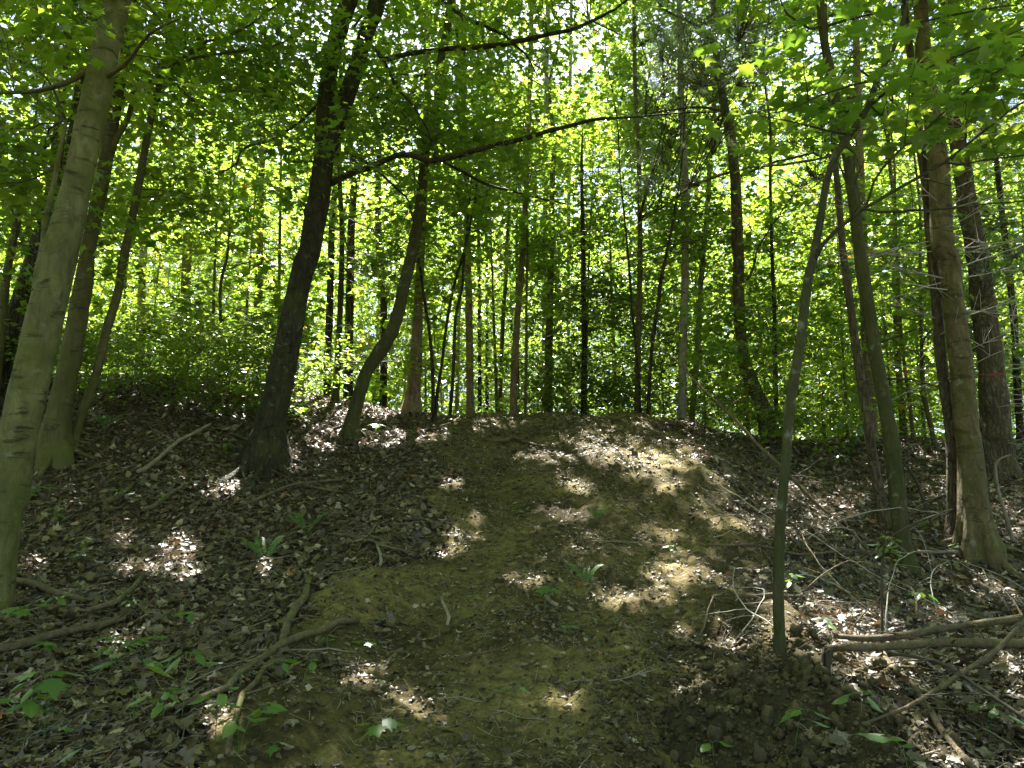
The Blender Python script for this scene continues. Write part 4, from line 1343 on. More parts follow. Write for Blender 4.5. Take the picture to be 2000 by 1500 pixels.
# ------------------------------------------------------------------ roots of the nearer trees
def roots(key, n, ln, r, bark, a0=None):
    tr = TREES[key]
    b = tr.base
    j = int(np.argmin(np.abs(tr.trunk[:, 2] - b[2])))
    c = tr.trunk[j]
    for k in range(n):
        a = (a0[k] if a0 else 2 * PI * k / n + R.uniform(-.3, .3))
        L = ln * R.uniform(.7, 1.2)
        t = np.linspace(.0, 1, 12)
        x = c[0] + np.cos(a + .4 * t * R.uniform(-1, 1)) * t * L
        y = c[1] + np.sin(a + .4 * t * R.uniform(-1, 1)) * t * L
        z = T(x, y) + .2 * np.exp(-t * L / .15) + .03 - .08 * t ** 2
        V, q, t3 = tube(np.stack([x, y, z], 1), r * np.linspace(1, .35, 12), 8, .15, 8, k)
        tr.part("root", MB().add(V, q, t3), bark)


roots("F", 6, .75, .065, BARK_FORK, [3.3, 4.2, 4.9, 5.6, .2, 2.4])
roots("B", 5, .42, .045, BARK_OLIVE)
roots("V", 5, .5, .06, BARK_TAN)
roots("G", 4, .35, .03, BARK_MOSS)
roots("T", 3, .3, .025, BARK_MOSS)


# ------------------------------------------------------------------ fallen branches and sticks, traced
def on_ground(pts, lift=0.0, step=.08):
    P = []
    for i, (x, y, w) in enumerate(pts):
        h = hit(x, y)
        P.append([h[0], h[1], 0, w * scale_at(x, y, h[1]) * .5])
    P = catmull(np.array(P), step)
    P[:, 2] = H(P[:, 0], P[:, 1]) + P[:, 3] * .8 + .022 + lift + np.abs(R.normal(0, .006, len(P))) * 1.0
    z = P[:, 2].copy()
    for _ in range(3):                        # stiff wood bridges the small hollows
        z = np.maximum(z, np.convolve(np.pad(z, 2, mode='edge'), np.ones(5) / 5, 'valid'))
    P[:, 2] = z
    return P[:, :3], np.maximum(P[:, 3], .003)


def branchlets(mb, P, r, n, l0, l1):
    for _ in range(n):
        j = R.integers(2, max(3, len(P) - 2))
        d = norm(np.array([R.normal(), R.normal(), R.uniform(-.05, .6)]))
        L = R.uniform(l0, l1)
        t = np.linspace(0, 1, 6)[:, None]
        c = P[j] + d * L * t + np.array([0, 0, -.1 * L]) * t ** 2 + np.cumsum(R.normal(0, .012 * L, (6, 3)), 0)
        c[:, 2] = np.maximum(c[:, 2], H(c[:, 0], c[:, 1]) + .004)
        mb.add(*tube(c, min(r[j] * .5, .008) * np.linspace(1, .35, 6), 5, 0, cap=False))


def branch_thing(name, label, cat, P, r, mat, twigs=0, group=None, sides=9, l0=.1, l1=.35):
    mb = MB()
    mb.add(*tube(P, r * (1 + .06 * R.normal(0, 1, len(r))), sides, .12, 9, len(label)))
    if twigs:
        branchlets(mb, P, r, twigs, l0, l1)
    c = P[len(P) // 2].copy()
    c[2] = H(c[0], c[1])
    o = link(name, mb.mesh(name, c), mat, None, c)
    return tag(o, label, cat, group)


GF = "fallen branches on the forest floor"
for lab, pts, mat, tw in [
        ("thick rotting log half sunk in leaves at the bottom picture edge among green seedlings", [(-60, 1292, 20), (0, 1280, 20), (50, 1268, 19), (105, 1255, 18), (160, 1243, 17), (200, 1233, 15), (245, 1216, 10)], BARK_LOG, 2),
        ("bent grey-brown limb with a snapped upper end lying downslope of the fern", [(603, 1143, 12), (596, 1174, 15), (575, 1202, 17), (561, 1241, 17), (550, 1276, 16)], BARK_LOG, 1),
        ("long pale limb running diagonally down the slope, crossing under the bent snapped limb", [(700, 1226, 12), (660, 1238, 13), (623, 1251, 14), (585, 1265, 15), (546, 1279, 16), (515, 1298, 16), (490, 1314, 15), (437, 1356, 13), (385, 1384, 11), (343, 1409, 9)], BARK_LOG, 4),
        ("slim branch curving from beneath the long pale limb to the picture bottom", [(562, 1290, 10), (525, 1304, 10), (508, 1325, 11), (500, 1346, 11), (472, 1384, 12), (458, 1430, 11), (448, 1470, 11), (442, 1520, 11)], BARK_LOG, 3),
        ("mossy branch lying above the rotting log, pointing up the bank", [(170, 1214, 11), (195, 1202, 12), (224, 1190, 12), (255, 1160, 11), (280, 1128, 9)], BARK_LOG, 1),
        ("short dark piece of limb beside the foot of the pale scarred beech", [(15, 1140, 14), (60, 1150, 14), (105, 1165, 13), (165, 1185, 10)], BARK_LOG, 1),
        ("straight pale pole lying on the bank below the leaning cluster, pointing to the forked maple", [(413, 829, 5), (385, 848, 6), (350, 867, 7), (308, 902, 8), (280, 930, 9), (268, 945, 9)], BARK_DEAD, 2),
        ("dark continuation of the straight pole, lower and thicker, on the shaded bank", [(259, 951, 9), (240, 970, 10), (210, 1000, 11)], BARK_LOG, 0),
        ("branch lying parallel below the straight pole on the bank", [(371, 948, 8), (350, 960, 9), (332, 969, 9), (300, 1000, 8), (280, 1018, 7)], BARK_LOG, 1),
        ("long thin stick lying across the bank below the forked maple", [(668, 940, 5), (620, 946, 6), (560, 956, 7), (515, 975, 7), (472, 998, 5)], BARK_LOG, 2),
        ("thin dark stick sloping just under the forked maple's long stick toward the path", [(590, 950, 4), (620, 958, 5), (665, 968, 5)], BARK_LOG, 0),
        ("wavy brown branch lying across the upper path", [(940, 864, 5), (946, 874, 6), (958, 880, 6), (978, 876, 7), (1000, 868, 7), (1018, 872, 7), (1035, 880, 6), (1070, 886, 5)], BARK_LOG, 1),
        ("weathered log lying along the crest at the head of the path", [(1000, 808, 8), (1040, 805, 8), (1075, 803, 8), (1101, 804, 8), (1122, 816, 7)], BARK_DEAD, 4),
        ("small curved stick standing out pale on the middle of the path", [(862, 1182, 5), (864, 1200, 6), (873, 1222, 6), (877, 1240, 6), (873, 1262, 6)], BARK_DEAD, 0),
        ("short stubby stick below the maple seedling on the path", [(1066, 1190, 7), (1075, 1206, 8), (1088, 1218, 8)], BARK_DEAD, 0),
        ("thin stick curving over the leaves beside the path below the fern", [(735, 1068, 4), (742, 1090, 6), (744, 1110, 6), (742, 1126, 6)], BARK_DEAD, 0),
        ("long dark stick curving toward the path edge uphill of the short pale stick", [(650, 1046, 5), (700, 1054, 6), (740, 1070, 6), (790, 1090, 5), (810, 1098, 4)], BARK_LOG, 2),
        ("faint dark branch lying below a bright green maple sprout on the lower path", [(885, 1330, 4), (930, 1312, 5), (975, 1296, 5), (1000, 1285, 4)], BARK_LOG, 1),
        ("long straight pole lying level across the slope behind the green-barked sapling", [(1395, 1083, 5), (1460, 1083, 6), (1530, 1084, 6), (1620, 1084, 7), (1700, 1084, 7), (1760, 1085, 6)], BARK_LOG, 3),
        ("pale pole lying level between the slim mossy trunk and the biggest tan trunk", [(1790, 1084, 7), (1840, 1085, 7), (1890, 1086, 6), (1930, 1087, 5)], BARK_DEAD, 3),
        ("dark short stick on the slope below the level pole, touching the sapling", [(1445, 1188, 7), (1480, 1184, 7), (1520, 1178, 6), (1570, 1174, 5)], BARK_LOG, 0),
        ("thin arching grey twig over the sunny leaves behind the mound", [(1560, 1195, 4), (1590, 1184, 4), (1640, 1182, 4), (1690, 1188, 4)], BARK_DEAD, 1),
        ("rough bark-covered limb running down from the broken stump's logs to the bottom edge", [(1725, 1285, 10), (1745, 1315, 11), (1783, 1348, 12), (1806, 1385, 13), (1822, 1412, 13), (1848, 1455, 13), (1880, 1492, 13), (1910, 1530, 13)], BARK_LOG, 3),
        ("slender branch fanning up the slope by the biggest tan trunk's sunny foot", [(1660, 1115, 4), (1720, 1080, 5), (1780, 1040, 5), (1850, 1000, 4), (1880, 985, 3)], BARK_LOG, 4)]:
    P, r = on_ground(pts)
    branch_thing("fallen_branch", lab, "fallen branch", P, r, mat, tw, GF)

# limbs held off the ground at the lower edge of the slope
sY = hit(1611, 1326)[1]
P, r = trace([(1611, 1345, 26), (1611, 1322, 24), (1612, 1300, 22), (1615, 1282, 21), (1618, 1266, 17)], sY, .03)
branch_thing("broken_stump", "short dark broken stump holding up the end of a fallen limb", "stump", P, r, BARK_DARK, 0)
P, r = trace([(1616, 1266, 13), (1650, 1264, 15), (1720, 1264, 15), (1790, 1258, 16), (1860, 1255, 17), (1930, 1257, 17), (2000, 1258, 17), (2100, 1262, 17)], sY + .03, .06, -.25)
branch_thing("fallen_branch", "lower of two long fallen limbs, its snapped end resting on the broken stump", "fallen branch", P, r, BARK_LOG, 4, GF)
P, r = trace([(1628, 1242, 10), (1660, 1246, 12), (1720, 1247, 13), (1790, 1237, 14), (1840, 1228, 14), (1895, 1220, 14), (1960, 1212, 14), (2000, 1206, 14), (2100, 1190, 14)], sY + .28, .06, -.15)
branch_thing("fallen_branch", "upper of two long fallen limbs lying side by side past the mound", "fallen branch", P, r, BARK_LOG, 4, GF)
P, r = trace([(2030, 1180, 9), (1993, 1220, 9), (1947, 1269, 10), (1912, 1294, 10), (1877, 1314, 9), (1840, 1340, 9), (1804, 1363, 9), (1770, 1382, 8), (1734, 1396, 7), (1690, 1412, 5)], sY - .22, .05, -.28)
branch_thing("fallen_branch", "smooth curved branch arching in front of the two long fallen limbs", "fallen branch", P, r, BARK_LOG, 3, GF)
P, r = trace([(1735, 1277, 6), (1790, 1283, 7), (1850, 1300, 8), (1900, 1335, 8), (1960, 1375, 8), (2020, 1415, 8)], sY - .05, .05, -.6)
branch_thing("fallen_branch", "dark branch dropping from the fallen limbs toward the picture corner", "fallen branch", P, r, BARK_TWIG, 5, GF)
P, r = trace([(1640, 1018, 5), (1597, 986, 7), (1552, 940, 7), (1517, 903, 7), (1482, 871, 7), (1447, 832, 6), (1425, 808, 6), (1405, 790, 5), (1375, 762, 4), (1352, 738, 4), (1325, 710, 3), (1300, 689, 3), (1275, 668, 2)], hit(1640, 1020)[1], .06, 1.6)
branch_thing("leaning_pole", "thin dead pole leaning across the slope behind the green-barked sapling", "dead pole", P, r, BARK_LOG, 7, None, 8, .2, .6)
P, r = trace([(1980, 1060, 8), (1962, 1000, 7), (1948, 950, 7), (1944, 910, 6), (1955, 895, 4), (1975, 888, 3)], 8.2, .05)
branch_thing("dead_sapling", "thin pale hooked dead sapling beyond the biggest tan trunk's foot", "dead sapling", P, r, BARK_DEAD, 2)
P, r = trace([(1822, 1030, 7), (1805, 980, 7), (1790, 940, 6), (1770, 910, 5), (1752, 890, 4)], 7.8, .05)
branch_thing("dead_sapling", "thin dark dead stem slanting away from the slim mossy trunk", "dead sapling", P, r, BARK_TWIG, 2)
make_tree("SP", "maple_sapling", "very thin bare seedling with a tuft of pale leaves, standing behind the fallen limbs",
          [(1722, 1262, 6), (1723, 1200, 5), (1722, 1132, 5), (1724, 1090, 4), (1727, 1062, 4), (1745, 1044, 4), (1790, 1020, 4), (1830, 1005, 3), (1862, 994, 2)], BARK_TWIG, Y=sY + .55, ext=0, sides=7, flare=None, size=.06, nleaf=7,
          zones=[(1712, 1745, 1040, 1075, sY + .45, sY + .6, 3, dict(L=.15, tpl=OVATE))], leaf=HERB_MAT)
TREES["SP"].finish(HERB_MAT, BARK_TWIG, False, 20, "foliage", OVATE, 5)

# dead brush round the trunks of the slope
for k in range(34):
    px_, py_ = R.uniform(1430, 2010), R.uniform(880, 1270)
    p = hit(px_, py_)
    a, L = R.uniform(0, PI), R.uniform(.5, 1.5)
    t = np.linspace(-.5, .5, 14)
    x = p[0] + np.cos(a + t * R.normal(0, .6)) * t * L
    y = p[1] + np.sin(a + t * R.normal(0, .6)) * t * L * .8
    z = H(x, y) + .02 + R.uniform(.02, .30) * np.clip(1 - (2 * t) ** 2, 0, 1) * R.choice([.25, 1.0]) + (t + .5) * R.choice([0, 0, .35]) * L
    P = np.stack([x, y, z], 1) + np.cumsum(R.normal(0, .006, (14, 3)), 0)
    dark = k % 3 == 0
    branch_thing("dead_twig", ("dark bare twig" if dark else "bleached bare twig") + " sprawling in the brush on the slope around the slim mossy trunk", "twig", P, R.uniform(.003, .007) * np.linspace(1, .35, 14),
                 BARK_LOG if dark else BARK_BLEACH_SUNLIT, int(R.integers(2, 6)), "dead brush on the slope", 6, .12, .4)

# loose sticks
GS = "dry sticks scattered over the leaf litter"
sm = []
for k in range(8):
    L = R.uniform(.25, .6)
    t = np.linspace(-.5, .5, 8)
    P = np.stack([t * L, np.cumsum(R.normal(0, .012, 8)), np.cumsum(R.normal(0, .006, 8)) + .008], 1)
    mb = MB().add(*tube(P, R.uniform(.003, .007) * np.linspace(1, .45, 8), 6, .1))
    for _ in range(R.integers(0, 3)):
        j = R.integers(2, 6)
        dv = norm(np.array([R.uniform(.3, 1), R.normal(0, .7), R.uniform(0, .35)]))
        mb.add(*tube(P[j] + dv * np.linspace(0, 1, 4)[:, None] * L * R.uniform(.15, .35), .003 * np.linspace(1, .4, 4), 5, 0, cap=False))
    me = mb.mesh("stick")
    me.materials.append((BARK_DEAD, BARK_DEAD, BARK_LOG)[k % 3])
    sm.append(me)
for k in range(200):
    y = 2.9 + 8.5 * R.random() ** .9
    x = R.uniform(-.72, .72) * y
    if path_m(x, y) > .5 and R.random() < .75:
        continue
    o = bpy.data.objects.new("stick", sm[k % 8])
    COL.objects.link(o)
    e = .1
    nv = Vector((-(T(x + e, y) - T(x - e, y)) / (2 * e), -(T(x, y + e) - T(x, y - e)) / (2 * e), 1)).normalized()
    o.rotation_mode = 'QUATERNION'
    o.rotation_quaternion = (nv + Vector(R.normal(0, .10, 3))).to_track_quat('Z', 'Y') @ Matrix.Rotation(R.uniform(0, 6.28), 3, 'Z').to_quaternion()
    o.location = (x, y, float(H(x, y)) + .02)
    s_ = R.uniform(.6, 1.3)
    o.scale = (s_, s_, s_)
    if k % 3 == 2:
        tag(o, "thin dark brown stick lying on the leaf litter", "stick", GS)
    else:
        tag(o, "thin bleached stick lying on the leaf litter", "stick", GS)


# ------------------------------------------------------------------ dirt mound at the foot of the sapling, clods and stones
def lump(seed, k=.3):
    n, m = 7, 9
    V = [(0, 0, 1.)]
    for i in range(1, n - 1):
        for j in range(m):
            a, b = PI * i / (n - 1), 2 * PI * j / m
            V.append((math.sin(a) * math.cos(b), math.sin(a) * math.sin(b), math.cos(a)))
    V.append((0, 0, -1.))
    V = np.array(V)
    V = V * (1 + k * fbm(V[:, 0] * 1.3 + seed, V[:, 1] * 1.3, V[:, 2] * 1.3, seed, 3))[:, None]
    V[:, 2] *= .7
    t, q = [], []
    for j in range(m):
        t.append((0, 1 + j, 1 + (j + 1) % m))
        t.append((len(V) - 1, 1 + (n - 3) * m + (j + 1) % m, 1 + (n - 3) * m + j))
        for i in range(n - 3):
            a, b = 1 + i * m + j, 1 + i * m + (j + 1) % m
            q.append((a, a + m, b + m, b))
    return V, np.array(q), np.array(t)


mc = hit(1545, 1400)
mx, my = mc[0], mc[1]


def mound_h(x, y):
    u, v = (x - mx) / .75, (y - my) / .70
    n = 1.6 * fbm(x * 2.4, y * 2.4, 0, 71, 3)
    return np.clip(1 - np.sqrt(u * u + v * v) - .25 * n, 0, 1) * .12 + .06 * fbm(x * 7, y * 7, 0, 73, 4)


base = np.array([mx, my, float(T(mx, my))])
mound = thing("dirt_mound", "dark heap of crumbly soil clods around the green-barked sapling's foot", "dirt mound", base)
gx_, gy_ = np.meshgrid(np.linspace(mx - .95, mx + .95, 130), np.linspace(my - .95, my + .95, 130))
rim = np.sqrt(((gx_ - mx) / .85) ** 2 + ((gy_ - my) / .85) ** 2)
gz_ = H(gx_, gy_) + mound_h(gx_, gy_) - .14 * sstep(.7, 1.1, rim) - .02
i = np.arange(129)[:, None] * 130 + np.arange(129)[None]
xs_ = link("heap", MB().add(np.stack([gx_, gy_, gz_], -1).reshape(-1, 3), np.stack([i, i + 1, i + 131, i + 130], -1).reshape(-1, 4)).mesh("heap", base), CLOD_MAT, mound)
lm = []
for k in range(6):
    V, q, t = lump(k + 1, .75)
    me = MB().add(V, q, t).mesh("clod", smooth=False)
    me.materials.append(LUMP_MAT)
    lm.append(me)
for k in range(290):
    a, rr = R.uniform(0, 6.28), .85 * R.random() ** .6
    x, y = mx + rr * math.cos(a), my + rr * math.sin(a)
    o = bpy.data.objects.new("clod", lm[k % 6])
    COL.objects.link(o)
    o.parent = mound
    s_ = .010 + .030 * R.random() ** 2.5
    o.location = Vector((x, y, float(H(x, y) + max(0, mound_h(x, y))) + s_ * .05)) - Vector(base)
    o.rotation_euler = tuple(R.uniform(0, 6.28, 3))
    o.scale = (s_, s_ * R.uniform(.7, 1.1), s_)
for k in range(70):
    y = 3.2 + 7 * R.random() ** 1.5
    x = float(path_cx(y)) + R.normal(0, 1) * float(path_hw(y)) * .75
    o = bpy.data.objects.new("dirt_clod", lm[k % 6])
    COL.objects.link(o)
    s_ = .010 + .03 * R.random() ** 2.5
    o.location = (x, y, float(H(x, y)) + s_ * .15)
    o.rotation_euler = tuple(R.uniform(0, 6.28, 3))
    o.scale = (s_ * 1.2, s_, s_ * .8)
    tag(o, "crumbly brown dirt clod lying loose on the path", "dirt clod", "loose clods along the path")
n = 9000
a, rr = R.uniform(0, 6.28, n), 1.0 * R.random(n) ** .55
x, y = mx + rr * np.cos(a), my + rr * np.sin(a)
sz_ = .003 + .016 * R.random(n) ** 2.6
oc = np.array([(1, 0, 0), (0, 1, 0), (-1, 0, 0), (0, -1, 0), (0, 0, .8), (0, 0, -.8)], float)
ot = np.array([(0, 1, 4), (1, 2, 4), (2, 3, 4), (3, 0, 4), (1, 0, 5), (2, 1, 5), (3, 2, 5), (0, 3, 5)])
V = np.stack([x, y, H(x, y) + np.maximum(0, mound_h(x, y) - .02) + sz_ * .2], 1)[:, None] + sz_[:, None, None] * (oc[None] * R.uniform(.5, 1.4, (n, 6, 1)) + R.normal(0, .25, (n, 6, 3)))
link("crumbs", MB().add(V.reshape(-1, 3), None, ((np.arange(n) * 6)[:, None, None] + ot[None]).reshape(-1, 3)).mesh("crumbs", base, False), LUMP_MAT, mound, kind="stuff")
STONE_MAT = bark_mat("field_stone", (.20, .17, .11), (.36, .32, .22), None, 0, 9, 1.0, .4)
stm = []
for k in range(4):
    V, q, t = lump(k + 31, .22)
    me = MB().add(V, q, t).mesh("stone")
    me.materials.append(STONE_MAT)
    stm.append(me)
for k in range(26):
    y = 3.2 + 4.5 * R.random() ** 1.3
    x = float(path_cx(y)) + R.uniform(-1, 1) * float(path_hw(y))
    o = bpy.data.objects.new("stone", stm[k % 4])
    COL.objects.link(o)
    s_ = R.uniform(.012, .03)
    o.location = (x, y, float(H(x, y)) + s_ * .2)
    o.rotation_euler = (0, 0, R.uniform(0, 6.28))
    o.scale = (s_ * 1.3, s_, s_ * .7)
    tag(o, "small tan stone half bedded in the path dirt", "stone", "small stones in the path")


n = 36000
yy = 2.4 + 10.5 * R.random(n) ** 1.25
xx = path_cx(yy) + R.normal(0, .6, n) * path_hw(yy)
k = (path_m(xx, yy) > .25) & (R.random(n) < np.clip(.55 + .8 * vnoise(xx * 2.5, yy * 2.5, 0, 55), .08, 1))
xx, yy = xx[k], yy[k]
n = len(xx)
oc = np.array([(1, 0, 0), (0, 1, 0), (-1, 0, 0), (0, -1, 0), (0, 0, .8), (0, 0, -.8)], float)
ot = np.array([(0, 1, 4), (1, 2, 4), (2, 3, 4), (3, 0, 4), (1, 0, 5), (2, 1, 5), (3, 2, 5), (0, 3, 5)])
sz_ = .003 + .017 * R.random(n) ** 3
V = np.stack([xx, yy, H(xx, yy) + sz_ * .2], 1)[:, None] + sz_[:, None, None] * (oc[None] * R.uniform(.5, 1.4, (n, 6, 1)) + R.normal(0, .25, (n, 6, 3)))
CRUMB_MAT = leaf_mat("soil_crumb", [(0, (.035, .026, .013)), (.6, (.11, .085, .04)), (1, (.24, .19, .10))], [(0, (.01, .01, .01)), (1, (.01, .01, .01))], 0.0, .6, .01)
link("soil_crumbs", MB().add(V.reshape(-1, 3), None, ((np.arange(n) * 6)[:, None, None] + ot[None]).reshape(-1, 3), np.repeat(R.random(n), 6)).mesh("soil_crumbs", smooth=False), CRUMB_MAT, kind="stuff")

# ------------------------------------------------------------------ seedlings and ferns
def leaf_obj(parent, base, pos, d, nrm, size, tpl, mat, cache={}):
    key = (id(tpl), mat.name, int(R.integers(0, 3)))
    if key not in cache:
        V, tr = tpl
        V = V.copy()
        V[:, 2] += R.uniform(-.15, .1) * V[:, 1] ** 2
        me = mesh_np("leaf", V, None, tr, np.full(len(V), .15 + .35 * key[2]))
        me.materials.append(mat)
        cache[key] = me
    nrm = norm(nrm - d * np.dot(nrm, d))
    sd = np.cross(d, nrm)
    o = bpy.data.objects.new("leaf", cache[key])
    COL.objects.link(o)
    o.parent = parent
    o.matrix_local = Matrix([[*(np.array((sd[a], d[a], nrm[a])) * size), pos[a] - base[a]] for a in range(3)] + [[0, 0, 0, 1]])


def seedling(label, px, py, h, n, size, kind='whorl', name="seedling", tpl=OVATE, group="green seedlings in the leaf litter", yaw=None):
    """px, py: where the leaves show; h: height of the stem in metres."""
    h, size = h * 1.35, size * 1.2
    p = hit(px, py + 1)
    p = hit(px, py + h * F / max(np.linalg.norm(p), 1) * .9)
    b = np.array([p[0], p[1], float(H(p[0], p[1]))])
    t = thing(name, label, "seedling" if name == "seedling" else "fern", b, group)
    a0 = R.uniform(0, 6.28) if yaw is None else yaw
    mb = MB()
    if kind == 'whorl':
        k = np.linspace(0, 1, 6)[:, None]
        lean = np.array([R.normal(0, .15), R.normal(0, .15), 0]) * h
        S = b + np.array([0, 0, h]) * k + lean * k ** 2
        mb.add(*tube(S, .0022 * np.linspace(1, .6, 6), 5, 0, cap=False))
        for i in range(n):
            a = a0 + i * 2.4 + R.normal(0, .2)
            o = S[-1 if i < 4 else -2]
            d = norm(np.array([math.cos(a), math.sin(a), R.uniform(-.15, .25)]))
            st = o + d * size * R.uniform(.25, .6)
            mb.add(*tube(np.array([o, .5 * (o + st) + np.array([0, 0, .006]), st]), .0012, 4, 0, cap=False))
            leaf_obj(t, b, st, norm(d + np.array([0, 0, -.3])), np.array([R.normal(0, .2), R.normal(0, .2), 1]), size * R.uniform(.7, 1.15), tpl, HERB_MAT)
    else:                                         # arching spray with leaves in two rows
        L = size * n * .42
        dv = np.array([math.cos(a0), math.sin(a0) * .5, 0])
        k = np.linspace(0, 1, 10)[:, None]
        S = b + np.array([0, 0, h]) * np.sqrt(k) + dv * L * k + np.array([0, 0, -.25 * h]) * k ** 3
        mb.add(*tube(S, .002 * np.linspace(1, .4, 10), 5, 0, cap=False))
        for i in range(n):
            f = .3 + .7 * i / max(1, n - 1)
            o = np.array([np.interp(f, k[:, 0], S[:, c]) for c in range(3)])
            sg = 1 if i % 2 else -1
            d = norm(dv * .7 + sg * np.array([-dv[1], dv[0], 0]) * 1.0 + np.array([0, 0, R.normal(-.1, .15)]))
            leaf_obj(t, b, o + d * .008, d, np.array([R.normal(0, .2), R.normal(0, .2), 1]), size * R.uniform(.75, 1.1), tpl, HERB_MAT)
    link("stem", mb.mesh("stem", b), HERB_MAT, t)
    return t


for lab, px, py, h, n, s_, kd, tp in [
        ("maple seedling with three broad leaves just above the rotting log at the picture edge", 38, 1205, .16, 4, .12, 'whorl', MAPLE_HI),
        ("small seedling beside the broad-leaved maple seedling at the picture edge", 75, 1182, .14, 4, .07, 'whorl', OVATE),
        ("trailing leafy spray across the front of the rotting log", 110, 1245, .10, 8, .065, 'spray', OVATE),
        ("flat spray of small oval leaves hanging over the rotting log's thin end", 215, 1250, .16, 11, .065, 'spray', OVATE),
        ("flat leafy spray pointing away from the rotting log's tip, slightly higher", 285, 1240, .18, 9, .06, 'spray', OVATE),
        ("low whorled seedling just below the flat sprays", 215, 1272, .12, 7, .075, 'whorl', OVATE),
        ("large-leaved seedling nearest the bottom picture corner, one leaf catching sun", 30, 1385, .22, 6, .10, 'whorl', OVATE),
        ("big maple-leaved seedling next to the corner plant", 85, 1362, .22, 4, .12, 'whorl', MAPLE_HI),
        ("long arching seedling reaching from the corner plants toward the heart-leaved one", 150, 1368, .20, 9, .09, 'spray', OVATE),
        ("heart-leaved seedling with two wide leaves near the long pale limb", 262, 1338, .24, 3, .14, 'whorl', OVATE),
        ("seedling with drooping leaves beside the heart-leaved one", 355, 1325, .22, 6, .095, 'whorl', OVATE),
        ("low seedling under the drooping-leaved one", 318, 1372, .12, 6, .08, 'whorl', OVATE),
        ("spreading seedling growing over the lower end of the long pale limb", 420, 1382, .16, 7, .085, 'whorl', OVATE),
        ("leafy spray above the slim curving branch at the bottom", 470, 1388, .15, 8, .08, 'spray', OVATE),
        ("seedling half behind the slim curving branch, lowest on it", 465, 1424, .12, 6, .075, 'whorl', OVATE),
        ("single round leaf close to the bottom edge", 175, 1462, .06, 1, .12, 'whorl', OVATE),
        ("tiny bright maple sprout at the bottom of the litter by the path", 528, 1456, .05, 3, .06, 'whorl', MAPLE_HI),
        ("pale maple sprout near the bottom edge beneath the corner plants", 100, 1430, .06, 2, .07, 'whorl', MAPLE_HI),
        ("two-leaved seedling beside the crossing of the fallen limbs", 560, 1302, .10, 4, .07, 'whorl', OVATE),
        ("small seedling between crossing limbs and path", 592, 1310, .10, 3, .06, 'whorl', OVATE),
        ("small flat sprig over the log lying down from the snapped limb", 640, 1243, .08, 4, .06, 'spray', OVATE),
        ("leafy spray brushing the foot of the pale scarred beech", 25, 955, .30, 8, .08, 'spray', OVATE),
        ("low leafy clump beside the pale beech's foot", 105, 1000, .14, 7, .07, 'whorl', OVATE),
        ("sunlit yellow-green sprig on the shaded bank under the straight pole", 290, 955, .22, 7, .095, 'spray', OVATE),
        ("small sprig beside the sunlit yellow-green one", 330, 962, .12, 5, .06, 'spray', OVATE),
        ("seedling on the bank midway between the two fallen poles", 140, 1075, .14, 7, .07, 'spray', OVATE),
        ("feathery green clump low on the bank near the sun flecks", 165, 1062, .14, 8, .06, 'whorl', OVATE),
        ("tiny seedling in the sun flecks on the bank", 305, 1120, .07, 4, .06, 'whorl', OVATE),
        ("small seedling on the bank beside the bent snapped limb", 380, 1205, .12, 5, .07, 'whorl', OVATE),
        ("low green sprig left standing between two patches of sun", 255, 1178, .10, 8, .05, 'whorl', OVATE),
        ("seedling near the root of the forked maple", 440, 872, .14, 6, .07, 'whorl', OVATE),
        ("maple seedling with drooping green leaves in the middle of the path", 1064, 1166, .14, 5, .085, 'whorl', MAPLE_HI),
        ("curled young shoots on the path beside the maple seedling", 915, 1186, .12, 5, .045, 'whorl', OVATE),
        ("tiny round-leaved sprout high on the path", 1013, 1002, .06, 3, .06, 'whorl', OVATE),
        ("tiny pale maple sprout on the path below the curved stick", 1110, 1245, .04, 3, .055, 'whorl', MAPLE_HI),
        ("tiny sprout at the path's litter edge", 716, 1262, .05, 3, .06, 'whorl', MAPLE_HI),
        ("small pale sprout low on the path", 1010, 1358, .04, 3, .055, 'whorl', MAPLE_HI),
        ("dark green oak sprout at the bottom of the path", 730, 1440, .05, 3, .09, 'whorl', MAPLE_HI),
        ("low herb tuft growing on the path above the sunny rim", 1310, 1082, .09, 6, .05, 'whorl', OVATE),
        ("pale leafed sprout at the bottom edge before the mound", 1395, 1488, .05, 3, .07, 'whorl', OVATE),
        ("seedling with oval leaves growing out of the mound's near side", 1555, 1440, .16, 5, .08, 'whorl', OVATE),
        ("long-leaved seedling at the bottom edge past the mound", 1775, 1478, .10, 4, .12, 'spray', OVATE),
        ("seedling between the mound and the curved fallen branch", 1685, 1372, .12, 5, .08, 'whorl', OVATE),
        ("broad seedling under the curved fallen branch near the picture edge", 1935, 1395, .12, 6, .09, 'whorl', OVATE),
        ("sunlit bright leaves just behind the green-barked sapling", 1552, 1134, .14, 6, .075, 'whorl', OVATE),
        ("flat bright sprig catching sun behind the mound", 1625, 1208, .20, 8, .06, 'spray', OVATE),
        ("sunlit seedling upslope of the level pole", 1640, 1042, .14, 6, .065, 'whorl', OVATE),
        ("bright seedling at the foot of the biggest tan trunk", 1890, 1062, .18, 8, .065, 'spray', OVATE),
        ("wide-leaved seedling below the slim mossy trunk", 1790, 1163, .10, 4, .10, 'whorl', OVATE),
        ("bright little seedling above the level pole near the mossy trunk", 1812, 1025, .12, 5, .06, 'whorl', OVATE),
        ("yellow-green seedling in the shaded slope behind the leaning pole", 1640, 896, .18, 7, .09, 'whorl', OVATE),
        ("sunlit seedling in the clearing near the picture edge", 1950, 1010, .2, 8, .08, 'spray', OVATE),
        ("seedling at the curved mossy maple's foot", 745, 832, .16, 4, .10, 'whorl', MAPLE_HI),
        ("small leafy plant by the three-stemmed clump", 880, 845, .2, 8, .07, 'whorl', OVATE)]:
